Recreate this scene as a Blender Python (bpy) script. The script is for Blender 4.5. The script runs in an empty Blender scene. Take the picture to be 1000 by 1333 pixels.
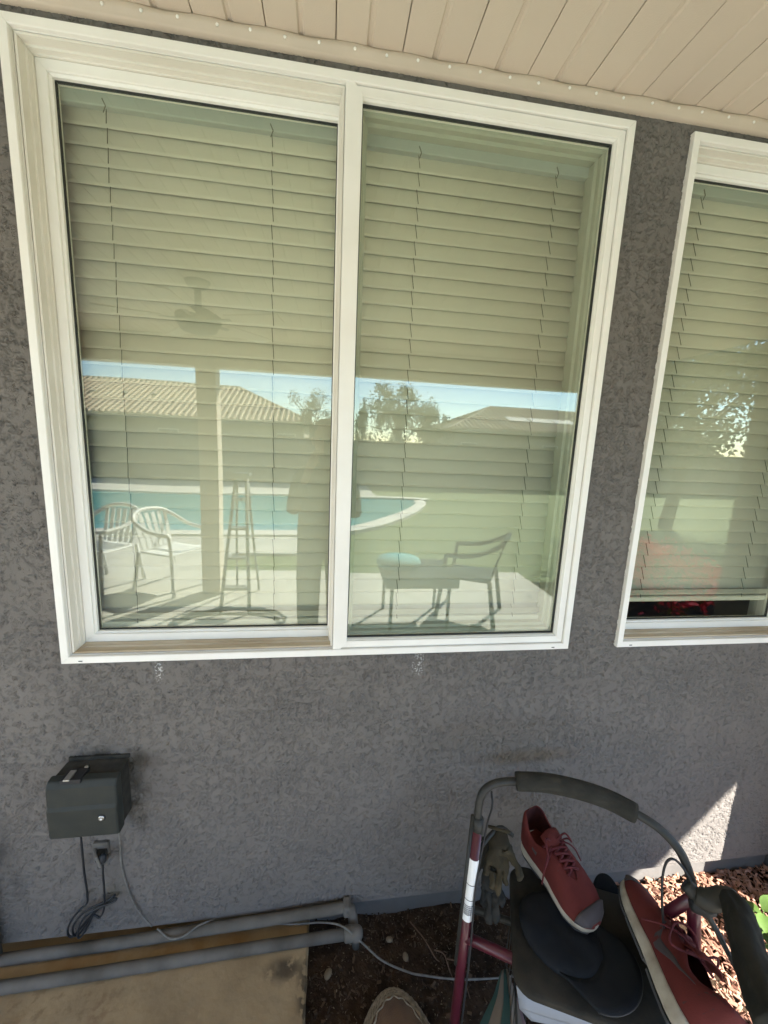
import bpy, math, random
import numpy as np
from mathutils import Vector, Matrix, Quaternion, noise as mnoise
random.seed(4); RNG = np.random.default_rng(4)
SC = bpy.context.scene
COL = SC.collection
R = math.radians

# ------------------------------------------------------------------ camera
CAMD, G = 1.13476, 1.625                       # distance to the wall plane y=0, height above the patio slab
FPX, YAW, PITCH, ROLL = 515.79, .1410, -.1676, .0438
_cy, _sy, _cp, _sp = math.cos(YAW), math.sin(YAW), math.cos(PITCH), math.sin(PITCH)
_f = Vector((_sy*_cp, _cy*_cp, _sp)); _r = Vector((_cy, -_sy, 0)); _u = _r.cross(_f)
CR = math.cos(ROLL)*_r + math.sin(ROLL)*_u; CU = -math.sin(ROLL)*_r + math.cos(ROLL)*_u; CF = _f
CAM = Vector((0, -CAMD, G))
cd = bpy.data.cameras.new('camera'); cam = bpy.data.objects.new('camera', cd); COL.objects.link(cam)
cam.matrix_world = Matrix.Translation(CAM) @ Matrix((CR, CU, -CF)).transposed().to_4x4()
cd.sensor_fit = 'HORIZONTAL'; cd.sensor_width = 36; cd.lens = 36*FPX/1000
cd.clip_start = .02; cd.clip_end = 500
SC.camera = cam
def ray(u, v): return CF + CR*((u-500)/FPX) + CU*((666.5-v)/FPX)
def at_y(u, v, y=0.):                          # photo pixel -> point on the plane y
    d = ray(u, v); return CAM + d*((y-CAM.y)/d.y)
def at_z(u, v, z):                             # photo pixel -> point at height z
    d = ray(u, v); return CAM + d*((z-CAM.z)/d.z)
def mir(p): return Vector((p.x, -p.y, p.z))
def ref_z(u, v, z=0.): return mir(at_z(u, v, z))          # what the window pane mirrors, standing on height z
def ref_y(u, v, D): return mir(at_y(u, v, D))             # ... at D metres in front of the wall

# ------------------------------------------------------------------ sky, sun, exposure
SUN = Vector((.82, -1., 1.0)).normalized()
w = bpy.data.worlds.new('World'); SC.world = w; w.use_nodes = True
nt = w.node_tree; sky = nt.nodes.new('ShaderNodeTexSky'); sky.sky_type = 'NISHITA'; sky.sun_disc = False
sky.sun_elevation = math.asin(SUN.z); sky.sun_rotation = math.atan2(SUN.x, SUN.y)
sky.air_density = 1.0; sky.dust_density = .0; sky.ozone_density = 2.0
bg = nt.nodes['Background']; bg.inputs[1].default_value = .11
nt.links.new(sky.outputs[0], bg.inputs[0])
sl = bpy.data.lights.new('sun', 'SUN'); sl.energy = 5.0; sl.angle = R(.5); sl.color = (1, .955, .88)
so = bpy.data.objects.new('sun', sl); COL.objects.link(so); so.rotation_mode = 'QUATERNION'
so.rotation_quaternion = SUN.to_track_quat('Z', 'Y'); so.location = (6, -8, 9)
vs = SC.view_settings; vs.view_transform = 'Standard'; vs.look = 'None'; vs.exposure = 2.42; vs.gamma = 1
SC.cycles.max_bounces = 9; SC.cycles.diffuse_bounces = 4; SC.cycles.glossy_bounces = 3; SC.cycles.transparent_max_bounces = 12; SC.cycles.adaptive_threshold = .015
SC.cycles.use_denoising = True; SC.cycles.sample_clamp_indirect = 6

# ------------------------------------------------------------------ materials
MATS = {}
def mat(name, col, rough=.6, var=.12, vscale=12., bump=0., bscale=60., metal=0., spec=.4, col2=None, detail=5., coat=0., sheen=0., stretch=None):
    if name in MATS: return MATS[name]
    m = bpy.data.materials.new(name); m.use_nodes = True; t = m.node_tree; N = t.nodes; L = t.links
    b = N['Principled BSDF']; b.inputs['Roughness'].default_value = rough; b.inputs['Metallic'].default_value = metal
    b.inputs['Specular IOR Level'].default_value = spec; b.inputs['Coat Weight'].default_value = coat; b.inputs['Sheen Weight'].default_value = sheen
    tc = N.new('ShaderNodeTexCoord'); mp = N.new('ShaderNodeMapping'); L.new(tc.outputs['Object'], mp.inputs[0])
    if stretch: mp.inputs['Scale'].default_value = stretch
    n = N.new('ShaderNodeTexNoise'); n.inputs['Scale'].default_value = vscale; n.inputs['Detail'].default_value = detail; L.new(mp.outputs[0], n.inputs[0])
    r = N.new('ShaderNodeValToRGB'); L.new(n.outputs['Fac'], r.inputs[0])
    c2 = col2 if col2 else tuple(max(0, c*(1-2*var)) for c in col)
    r.color_ramp.elements[0].position = .3; r.color_ramp.elements[1].position = .68
    r.color_ramp.elements[0].color = (*c2, 1); r.color_ramp.elements[1].color = (*col, 1)
    L.new(r.outputs[0], b.inputs['Base Color'])
    if bump:
        n2 = N.new('ShaderNodeTexNoise'); n2.inputs['Scale'].default_value = bscale; n2.inputs['Detail'].default_value = 6; L.new(mp.outputs[0], n2.inputs[0])
        bp = N.new('ShaderNodeBump'); bp.inputs['Strength'].default_value = 1; bp.inputs['Distance'].default_value = bump; L.new(n2.outputs['Fac'], bp.inputs['Height'])
        L.new(bp.outputs[0], b.inputs['Normal'])
    m['_ramp'] = r.name; m['_noise'] = n.name
    MATS[name] = m; return m
def nodes(m): return m.node_tree.nodes, m.node_tree.links, m.node_tree.nodes['Principled BSDF']
def math_node(N, L, op, a, b=None, clamp=False):
    n = N.new('ShaderNodeMath'); n.operation = op; n.use_clamp = clamp
    for i, x in enumerate((a, b)):
        if x is None: continue
        if isinstance(x, (int, float)): n.inputs[i].default_value = x
        else: L.new(x, n.inputs[i])
    return n.outputs[0]
def mixcol(N, L, fac, a, b):
    n = N.new('ShaderNodeMix'); n.data_type = 'RGBA'; L.new(fac, n.inputs[0])
    for i, x in ((6, a), (7, b)):
        if isinstance(x, tuple): n.inputs[i].default_value = (*x, 1)
        else: L.new(x, n.inputs[i])
    return n.outputs[2]
def remap(N, L, v, a, b, lo=0., hi=1.):
    n = N.new('ShaderNodeMapRange'); n.interpolation_type = 'SMOOTHSTEP'; L.new(v, n.inputs[0])
    for i, x in enumerate((a, b, lo, hi)): n.inputs[i+1].default_value = x
    return n.outputs[0]
def spot(N, L, pos, c, rad):                   # soft ellipsoid mask around c
    s = N.new('ShaderNodeVectorMath'); s.operation = 'SUBTRACT'; L.new(pos, s.inputs[0]); s.inputs[1].default_value = c
    q = N.new('ShaderNodeVectorMath'); q.operation = 'DIVIDE'; L.new(s.outputs[0], q.inputs[0]); q.inputs[1].default_value = rad
    l = N.new('ShaderNodeVectorMath'); l.operation = 'LENGTH'; L.new(q.outputs[0], l.inputs[0])
    return remap(N, L, l.outputs[1], 1., .25)
def add_stain(m, blobs):                       # blobs: (centre, radii, colour, noise scale, threshold lo, hi, strength)
    N, L, b = nodes(m); src = b.inputs['Base Color'].links[0].from_socket
    pos = N.new('ShaderNodeTexCoord').outputs['Object']
    for c, rad, colr, ns, lo, hi, st in blobs:
        k = spot(N, L, pos, c, rad)
        n = N.new('ShaderNodeTexNoise'); n.inputs['Scale'].default_value = ns; n.inputs['Detail'].default_value = 5; L.new(pos, n.inputs[0])
        k2 = math_node(N, L, 'MULTIPLY', k, remap(N, L, n.outputs['Fac'], lo, hi)); k3 = math_node(N, L, 'MULTIPLY', k2, st)
        src = mixcol(N, L, k3, src, colr)
    L.new(src, b.inputs['Base Color'])

M = {}
M['stucco'] = mat('stucco', (.176, .16, .146), .9, vscale=5, col2=(.152, .139, .128), bump=.0008, bscale=260, spec=.15)
M['stem'] = mat('stem_paint', (.15, .141, .132), .85, vscale=9, col2=(.115, .108, .1), bump=.0015, bscale=70, spec=.2)
M['soffit'] = mat('soffit_vinyl', (.66, .565, .46), .55, var=.03, vscale=3, bump=.0004, bscale=300)
M['trim'] = mat('trim_paint', (.58, .49, .395), .5, var=.05, vscale=8, bump=.0008, bscale=40)
M['vinyl'] = mat('white_vinyl', (.87, .85, .8), .42, vscale=6, col2=(.82, .795, .735), bump=.0003, bscale=120)
M['track'] = mat('dirty_track', (.78, .745, .67), .5, vscale=4, col2=(.7, .655, .57))
M['innerframe'] = mat('inner_frame_paint', (.4, .42, .36), .6, var=.05)
M['silldirt'] = mat('grimy_sill_track', (.66, .58, .45), .6, vscale=16, col2=(.4, .31, .2), stretch=(.25, 1, 1))
M['seal'] = mat('rubber_seal', (.03, .032, .03), .6)
M['slat'] = mat('blind_slat', (.56, .545, .48), .5, var=.02, vscale=3)
M['headrail'] = mat('headrail_shaded', (.36, .4, .38), .5, var=.03)  # greyer than the slats: shading on the headrail put into its colour
M['cord'] = mat('blind_cord', (.12, .125, .1), .8)
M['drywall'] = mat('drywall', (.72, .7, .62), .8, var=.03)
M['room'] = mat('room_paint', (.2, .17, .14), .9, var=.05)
M['box'] = mat('dark_plastic', (.025, .029, .027), .55, spec=.25, vscale=24, col2=(.036, .038, .033), bump=.0002, bscale=400)
M['dusty'] = mat('dusty_plastic', (.05, .046, .038), .85, spec=.2, vscale=40, col2=(.022, .022, .019), bump=.0004, bscale=300)
M['steel'] = mat('screw_steel', (.62, .62, .6), .3, metal=1, vscale=50)
M['blackcord'] = mat('black_cord', (.022, .024, .028), .5, vscale=40)
M['greycord'] = mat('grey_cord', (.2, .19, .17), .6, vscale=60, col2=(.12, .113, .1))
M['conduit'] = mat('painted_conduit', (.165, .15, .13), .75, spec=.15, vscale=11, col2=(.088, .078, .064), bump=.0006, bscale=60)
M['concrete'] = mat('slab_concrete', (.43, .32, .185), .9, vscale=6, col2=(.27, .195, .11), detail=9, bump=.002, bscale=55, spec=.2)
M['patio'] = mat('patio_concrete', (.54, .515, .46), .85, vscale=3, col2=(.45, .425, .37), bump=.002, bscale=40, spec=.2)
M['soil'] = mat('soil', (.065, .042, .026), .95, vscale=26, col2=(.024, .015, .01), bump=.006, bscale=120, spec=.1)
M['chip'] = mat('bark_chip', (.52, .3, .21), .85, vscale=30, col2=(.23, .11, .075), bump=.001, bscale=200, spec=.15)
M['burg'] = mat('burgundy_paint', (.085, .008, .02), .4, vscale=30, col2=(.06, .008, .016), coat=.3)
M['blackmetal'] = mat('dark_metal', (.024, .024, .022), .5, spec=.3, vscale=40, col2=(.04, .038, .033))
M['foam'] = mat('foam', (.024, .023, .019), .9, spec=.2, vscale=30, col2=(.04, .037, .03), bump=.001, bscale=260)
M['seat'] = mat('seat_vinyl', (.042, .036, .027), .85, spec=.2, vscale=18, col2=(.019, .018, .015), bump=.0007, bscale=220)
M['navy'] = mat('navy_cloth', (.011, .013, .016), .9, spec=.15, vscale=24, col2=(.018, .019, .021), bump=.0006, bscale=500)
M['fabric'] = mat('wrinkled_sleeve', (.014, .014, .012), .9, spec=.2, vscale=18, col2=(.03, .028, .022), bump=.002, bscale=60)
M['shoe'] = mat('red_knit', (.094, .024, .0215), .97, spec=.12, vscale=22, col2=(.042, .0165, .0155), bump=.0012, bscale=380, detail=9)
M['shoelin'] = mat('coral_lining', (.115, .024, .021), .9, spec=.2, vscale=30, var=.1, bump=.0006, bscale=400)
M['lace'] = mat('pink_lace', (.105, .016, .019), .9, vscale=90, bump=.0005, bscale=700)
M['shoegrey'] = mat('grey_overlay', (.06, .05, .052), .7, vscale=30)
M['shoetrim'] = mat('red_overlay', (.058, .0155, .0155), .8, vscale=30, col2=(.04, .014, .014))
M['midsole'] = mat('midsole_foam', (.45, .41, .34), .75, vscale=22, col2=(.26, .22, .17), bump=.0006, bscale=160)
M['outsole'] = mat('outsole_rubber', (.07, .07, .075), .8)
M['sticker'] = mat('sticker_paper', (.8, .8, .79), .5, var=.03)
M['ink'] = mat('ink', (.02, .02, .022), .6)
M['tan'] = mat('tan_glove', (.062, .05, .03), .95, spec=.15, vscale=22, col2=(.034, .029, .02), bump=.001, bscale=400)
M['greyglove'] = mat('grey_glove', (.035, .034, .031), .95, spec=.15, vscale=22, col2=(.02, .02, .018), bump=.001, bscale=400)
M['paper'] = mat('envelope_paper', (.32, .34, .38), .7, var=.04, vscale=8, bump=.0015, bscale=18)
M['pink'] = mat('bag_pink', (.2, .12, .125), .8, vscale=10, bump=.002, bscale=25)
M['green'] = mat('bag_green', (.045, .095, .08), .8, vscale=10, bump=.002, bscale=25)
M['cream'] = mat('bag_cream', (.22, .18, .14), .8, vscale=10, bump=.002, bscale=25)
M['suede'] = mat('brown_suede', (.17, .09, .037), .95, vscale=18, col2=(.09, .045, .018), bump=.001, bscale=300, sheen=.3)
M['rope'] = mat('rope_trim', (.36, .3, .22), .9, vscale=60, col2=(.16, .135, .095), bump=.001, bscale=300)
M['twig'] = mat('twig', (.13, .08, .05), .9, vscale=50, bump=.001, bscale=200)
M['stone'] = mat('pebble_stone', (.2, .155, .1), .85, vscale=50, bump=.001, bscale=150)
M['leaf'] = mat('leaf_green', (.1, .17, .035), .5, vscale=20, col2=(.06, .11, .025))

# ------------------------------------------------------------------ mesh helpers
def link(o, parent=None):
    COL.objects.link(o)
    if parent:
        o.parent = parent; o.matrix_parent_inverse = Matrix.Translation(-parent.location)
    return o
def obj(name, verts, faces, m, parent=None, smooth=False, bevel=0, subsurf=0, solid=0):
    me = bpy.data.meshes.new(name); me.from_pydata([tuple(v) for v in verts], [], faces); me.update()
    if smooth: me.polygons.foreach_set('use_smooth', [True]*len(me.polygons))
    for x in (m if isinstance(m, (list, tuple)) else [m]): me.materials.append(M[x] if isinstance(x, str) else x)
    o = link(bpy.data.objects.new(name, me), parent)
    if solid: s = o.modifiers.new('thickness', 'SOLIDIFY'); s.thickness = solid; s.offset = -1
    if bevel:
        b = o.modifiers.new('bevel', 'BEVEL'); b.width = bevel; b.segments = 2; b.limit_method = 'ANGLE'; b.angle_limit = R(40)
    if subsurf: s = o.modifiers.new('subdivision', 'SUBSURF'); s.levels = s.render_levels = subsurf
    return o
def tag(o, label=None, cat=None, group=None, kind=None):
    if label: o['label'] = label
    if cat: o['category'] = cat
    if group: o['group'] = group
    if kind: o['kind'] = kind
    return o
def thing(name, label, cat, loc=(0, 0, 0), group=None):
    e = bpy.data.objects.new(name, None); COL.objects.link(e); e.location = loc; e.empty_display_size = .1
    return tag(e, label, cat, group)
class MB:
    def __init__(s): s.v = []; s.f = []
    def add(s, vs, fs):
        n = len(s.v); s.v += [tuple(v) for v in vs]; s.f += [tuple(i+n for i in f) for f in fs]; return s
    def box(s, x0, x1, y0, y1, z0, z1, mtx=None):
        vs = [Vector(p) for p in ((x0,y0,z0),(x1,y0,z0),(x1,y1,z0),(x0,y1,z0),(x0,y0,z1),(x1,y0,z1),(x1,y1,z1),(x0,y1,z1))]
        if mtx: vs = [mtx @ v for v in vs]
        return s.add(vs, [(3,2,1,0),(4,5,6,7),(0,1,5,4),(1,2,6,5),(2,3,7,6),(3,0,4,7)])
    def tube(s, pts, r, seg=10, caps=True, flat=None):
        P = [Vector(p) for p in pts]; n = len(P)
        rr = list(np.interp(np.linspace(0, 1, n), np.linspace(0, 1, len(r)), r)) if isinstance(r, (list, tuple)) else [r]*n
        T = [((P[min(i+1, n-1)]-P[max(i-1, 0)]).normalized()) for i in range(n)]
        up = Vector((0, 0, 1)) if abs(T[0].z) < .9 else Vector((1, 0, 0))
        a = T[0].cross(up).normalized(); vs = []
        for i in range(n):
            if i: a = (T[i-1].rotation_difference(T[i]) @ a).normalized()
            b = T[i].cross(a)
            for k in range(seg):
                t = 2*math.pi*k/seg
                vs.append(P[i] + (a*math.cos(t) + b*math.sin(t)*(flat or 1))*rr[i])
        fs = [(i*seg+k, i*seg+(k+1) % seg, (i+1)*seg+(k+1) % seg, (i+1)*seg+k) for i in range(n-1) for k in range(seg)]
        if caps: fs += [tuple(range(seg-1, -1, -1)), tuple((n-1)*seg+k for k in range(seg))]
        return s.add(vs, fs)
    def lathe(s, prof, mtx=Matrix(), seg=20):      # prof: (radius, height) up the local z axis
        vs = [mtx @ Vector((r*math.cos(2*math.pi*k/seg), r*math.sin(2*math.pi*k/seg), h)) for r, h in prof for k in range(seg)]
        fs = [(i*seg+k, i*seg+(k+1) % seg, (i+1)*seg+(k+1) % seg, (i+1)*seg+k) for i in range(len(prof)-1) for k in range(seg)]
        fs += [tuple(range(seg-1, -1, -1)), tuple((len(prof)-1)*seg+k for k in range(seg))]
        return s.add(vs, fs)
    def build(s, name, m, parent=None, **k): return obj(name, s.v, s.f, m, parent, **k)
def spline(pts, n=6):                              # Catmull-Rom through pts
    P = [Vector(p) for p in pts]; P = [P[0]*2-P[1]] + P + [P[-1]*2-P[-2]]; out = []
    for i in range(1, len(P)-2):
        a, b, c, d = P[i-1:i+3]
        for k in range(n):
            t = k/n; out.append(.5*(2*b + (c-a)*t + (2*a-5*b+4*c-d)*t*t + (3*b-a-3*c+d)*t**3))
    out.append(P[-2]); return out
def tube(name, pts, r, m, parent=None, seg=10, smooth_pts=0, **k):
    if smooth_pts: pts = spline(pts, smooth_pts)
    return MB().tube(pts, r, seg).build(name, m, parent, smooth=True, **k)
def boxo(name, x0, x1, y0, y1, z0, z1, m, parent=None, bevel=.002, mtx=None):
    return MB().box(x0, x1, y0, y1, z0, z1, mtx).build(name, m, parent, bevel=bevel)
def basis(o, x, z):                                # matrix with local x along x, local z near z, at o
    x = Vector(x).normalized(); y = Vector(z).cross(x).normalized(); zz = x.cross(y)
    return Matrix.Translation(o) @ Matrix((x, y, zz)).transposed().to_4x4()
def ring_side(rect, prof, side, name, m, parent, gap=.0003):
    # one mitred bar of a rectangular frame; prof: (inward offset, depth y)
    x0, x1, z0, z1 = rect; vs = []
    for e in (0, 1):
        for o, y in prof:
            c = {'bottom': ((x0+o+gap) if e == 0 else (x1-o-gap), z0+o), 'top': ((x1-o-gap) if e == 0 else (x0+o+gap), z1-o),
                 'left': (x0+o, (z1-o-gap) if e == 0 else (z0+o+gap)), 'right': (x1-o, (z0+o+gap) if e == 0 else (z1-o-gap))}[side]
            vs.append((c[0], y, c[1]))
    n = len(prof); fs = [(i, n+i, n+i+1, i+1) for i in range(n-1)] + [tuple(range(n)), tuple(range(2*n-1, n-1, -1))]
    return obj(name, vs, fs, m, parent)
def frame4(rect, prof, m, parent, names):
    return [ring_side(rect, prof, s, nm, m, parent) for s, nm in zip(('left', 'right', 'top', 'bottom'), names)]

# numpy gradient noise for the stucco relief
_perm = RNG.permutation(4096); _ang = RNG.random(4096)*2*np.pi
def pnoise(x, y):
    xi = np.floor(x).astype(int); yi = np.floor(y).astype(int); xf = x-xi; yf = y-yi
    def g(ix, iy, dx, dy):
        a = _ang[_perm[(ix*131 + iy*977) & 4095]]; return np.cos(a)*dx + np.sin(a)*dy
    s = xf*xf*xf*(xf*(xf*6-15)+10); t = yf*yf*yf*(yf*(yf*6-15)+10)
    a = g(xi, yi, xf, yf); b = g(xi+1, yi, xf-1, yf); c = g(xi, yi+1, xf, yf-1); d = g(xi+1, yi+1, xf-1, yf-1)
    return (a*(1-s)+b*s)*(1-t) + (c*(1-s)+d*s)*t
def sstep(a, b, x): t = np.clip((x-a)/(b-a), 0, 1); return t*t*(3-2*t)

# ------------------------------------------------------------------ house wall
W1 = (-.727, .7935, G-.6383, G+.8817)
W2 = (.971, 1.70, G-.6383, G+.8817)
ZS = G-1.583                                      # bottom edge of the stucco
ZC = G+.935                                       # patio ceiling
house = thing('house_wall', 'dark grey rough stucco house wall around both white windows', 'wall', (0, .1, 0))
def squiggle_bump(m):
    N, L, b = nodes(m); pos = N.new('ShaderNodeTexCoord').outputs['Object']
    def tex(sc, det, dist):
        n = N.new('ShaderNodeTexNoise'); n.inputs['Scale'].default_value = sc; n.inputs['Detail'].default_value = det; n.inputs['Distortion'].default_value = dist; L.new(pos, n.inputs[0]); return n.outputs['Fac']
    a_ = math_node(N, L, 'ABSOLUTE', math_node(N, L, 'SUBTRACT', tex(105, 1, .5), .5)); line = remap(N, L, a_, .005, .05)
    mask = remap(N, L, tex(52, 2, 0), .48, .6)
    h = math_node(N, L, 'SUBTRACT', 1., math_node(N, L, 'MULTIPLY', math_node(N, L, 'SUBTRACT', 1., line), mask))
    bp = N.new('ShaderNodeBump'); bp.inputs['Strength'].default_value = 1; bp.inputs['Distance'].default_value = .0016; L.new(h, bp.inputs['Height'])
    old = b.inputs['Normal'].links[0].from_socket; L.new(old, bp.inputs['Normal']); L.new(bp.outputs[0], b.inputs['Normal'])
squiggle_bump(M['stucco'])
def stucco_panel():
    st = .0026; xs = np.arange(-1.35, 1.833, st); zs = np.arange(ZS, ZC+.004, st)
    X, Z = np.meshgrid(xs, zs, indexing='ij')
    wx = X + .006*pnoise(X*40+3, Z*40) ; wz = Z + .006*pnoise(X*40, Z*40+9)
    n1 = pnoise(wx*84, wz*84); n2 = pnoise(wx*104+50, wz*104+20)
    patch = pnoise(X*5.5+7, Z*5.5+1) + .5*pnoise(X*14, Z*14+4)
    m1 = sstep(-.02, .2, pnoise(X*46+11, Z*46+5) + .35*patch); m2 = sstep(.0, .22, pnoise(X*52+91, Z*52+33) + .35*patch)
    cre = np.maximum(sstep(.15, .04, np.abs(n1))*m1, sstep(.17, .05, np.abs(n2))*m2)
    h = -.0045*cre + .0005*pnoise(X*36, Z*36) + .0012*pnoise(X*7+30, Z*7)
    edge = np.minimum(sstep(0, .02, Z-ZS), 1)
    Y = -h*edge - .001
    nx, nz = X.shape; co = np.stack([X, Y, Z], -1).reshape(-1, 3)
    idx = np.arange(nx*nz).reshape(nx, nz); q = np.stack([idx[:-1, :-1], idx[1:, :-1], idx[1:, 1:], idx[:-1, 1:]], -1).reshape(-1, 4)
    cx = (X[:-1, :-1]+st/2).reshape(-1); cz = (Z[:-1, :-1]+st/2).reshape(-1); keep = np.ones(len(q), bool)
    for w_ in (W1, W2): keep &= ~((cx > w_[0]+.008) & (cx < w_[1]-.008) & (cz > w_[2]+.008) & (cz < w_[3]-.008))
    q = q[keep]; me = bpy.data.meshes.new('stucco_face')
    me.vertices.add(len(co)); me.vertices.foreach_set('co', co.ravel()); me.loops.add(q.size); me.loops.foreach_set('vertex_index', q.ravel())
    me.polygons.add(len(q)); me.polygons.foreach_set('loop_start', np.arange(0, q.size, 4)); me.polygons.foreach_set('use_smooth', np.ones(len(q), bool))
    me.update(calc_edges=True); me.validate(); me.materials.append(M['stucco'])
    return link(bpy.data.objects.new('stucco_face', me), house)
def P3(v): return (v.x, v.y, v.z)
add_stain(M['stucco'], [
    (P3(at_y(207, 872)), (.016, .05, .05), (.55, .55, .53), 150, .5, .6, .85), (P3(at_y(545, 864)), (.03, .05, .055), (.55, .55, .53), 140, .53, .62, .8),
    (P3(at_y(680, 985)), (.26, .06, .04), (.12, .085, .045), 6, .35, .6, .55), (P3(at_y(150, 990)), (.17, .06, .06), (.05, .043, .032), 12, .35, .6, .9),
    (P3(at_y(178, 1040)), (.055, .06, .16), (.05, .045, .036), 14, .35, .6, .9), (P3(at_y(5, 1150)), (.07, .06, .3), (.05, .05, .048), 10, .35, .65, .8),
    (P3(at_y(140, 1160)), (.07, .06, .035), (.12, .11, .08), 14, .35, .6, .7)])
stucco_panel()
mb = MB()
mb.box(-6, -1.35, 0, .12, ZS, ZC+.3)
mb.build('stucco_end', 'stucco', house)
boxo('stem_wall', -6, 1.85, .032, .2, -.4, ZS+.02, 'stem', house, 0)
wing = MB().box(1.832, 6.5, -.3, .2, ZS, ZC+.3)
wing.build('wing', 'stucco', house)
boxo('wing_stem', 1.862, 6.4, -.27, .1, -.4, ZS+.02, 'stem', house, 0)
# room behind the panes
rm = MB(); x0, x1 = -3, 4.2
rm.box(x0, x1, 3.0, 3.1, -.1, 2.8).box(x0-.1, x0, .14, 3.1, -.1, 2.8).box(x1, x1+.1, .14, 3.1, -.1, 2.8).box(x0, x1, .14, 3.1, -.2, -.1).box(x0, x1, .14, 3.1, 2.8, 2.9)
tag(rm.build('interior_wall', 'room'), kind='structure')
iw = MB()                                         # inner wall leaf with the window reveals
for a, b, c, d in ((x0, W1[0]+.02, -.1, 2.8), (W1[1]-.02, W2[0]+.02, -.1, 2.8), (W2[1]-.02, x1, -.1, 2.8)): iw.box(a, b, .125, .16, c, d)
for w_ in (W1, W2): iw.box(w_[0]+.02, w_[1]-.02, .125, .16, -.1, w_[2]+.02).box(w_[0]+.02, w_[1]-.02, .125, .16, w_[3]-.02, 2.8)
tag(iw.build('inner_wall', 'drywall'), kind='structure')

# ------------------------------------------------------------------ windows
def glass_mat():
    m = bpy.data.materials.new('window_glass'); m.use_nodes = True; t = m.node_tree; N, L = t.nodes, t.links
    N.remove(N['Principled BSDF']); out = N['Material Output']
    tr = N.new('ShaderNodeBsdfTransparent'); tr.inputs[0].default_value = (.965, .98, .925, 1)
    gl = N.new('ShaderNodeBsdfGlossy'); gl.inputs['Roughness'].default_value = .002; gl.inputs[0].default_value = (.96, 1, .97, 1)
    ge = N.new('ShaderNodeNewGeometry'); dt = N.new('ShaderNodeVectorMath'); dt.operation = 'DOT_PRODUCT'; L.new(ge.outputs['Normal'], dt.inputs[0]); L.new(ge.outputs['Incoming'], dt.inputs[1])
    c = math_node(N, L, 'SUBTRACT', 1., math_node(N, L, 'ABSOLUTE', dt.outputs['Value']), True)      # Schlick, per face; two faces stand for a double pane
    k = math_node(N, L, 'ADD', math_node(N, L, 'MULTIPLY', math_node(N, L, 'POWER', c, 5.), .9), .069, True)
    n = N.new('ShaderNodeTexNoise'); n.inputs['Scale'].default_value = 1.6; n.inputs['Detail'].default_value = 1; tc = N.new('ShaderNodeTexCoord'); L.new(tc.outputs['Object'], n.inputs[0])
    bp = N.new('ShaderNodeBump'); bp.inputs['Strength'].default_value = 1; bp.inputs['Distance'].default_value = .0012; L.new(n.outputs['Fac'], bp.inputs['Height']); L.new(bp.outputs[0], gl.inputs['Normal'])
    mx = N.new('ShaderNodeMixShader'); L.new(k, mx.inputs[0]); L.new(tr.outputs[0], mx.inputs[1]); L.new(gl.outputs[0], mx.inputs[2]); L.new(mx.outputs[0], out.inputs[0])
    return m
M['glass'] = glass_mat()
FN = ('jamb', 'jamb', 'head', 'sill')
def fixed_half(W, t, xm, i):
    FH = (xm, W[1]-i, W[2]+i, W[3]-i)
    fp = [(0, .075), (0, -.0065), (.001, -.0078), (.0205, -.0078), (.0215, -.0068), (.0215, -.0035), (.0245, .0015), (.0245, .075)]
    names = ('mullion', 'stop', 'stop', 'stop')
    m_ = ring_side((xm, FH[1], FH[2]-.004, FH[3]+.004), [(-.0005, .075), (-.0005, -.0095), (.001, -.011), (.0405, -.011), (.0418, -.0098), (.0418, .075)], 'left', 'mullion', 'vinyl', t, gap=-.02)
    for s in ('right', 'top', 'bottom'): ring_side(FH, fp, s, 'stop', 'vinyl', t)
    FG = (xm+.042, FH[1]-.0247, FH[2]+.0247, FH[3]-.0247)
    frame4(FG, [(0, .019), (0, .0095), (.0028, .0105), (.0028, .019)], 'seal', t, ('gasket',)*4)
    boxo('pane', FG[0], FG[1], .013, .017, FG[2], FG[3], 'glass', t, 0)
    # inner jamb seen through the fixed pane
    frame4((FG[0]-.002, FG[1]+.002, FG[2]-.002, FG[3]+.002), [(0, .12), (0, .03), (.008, .03), (.012, .034), (.012, .05), (.02, .053), (.02, .12)], 'innerframe', t, ('inner_jamb', 'inner_jamb', 'inner_head', 'inner_sill'))
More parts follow.
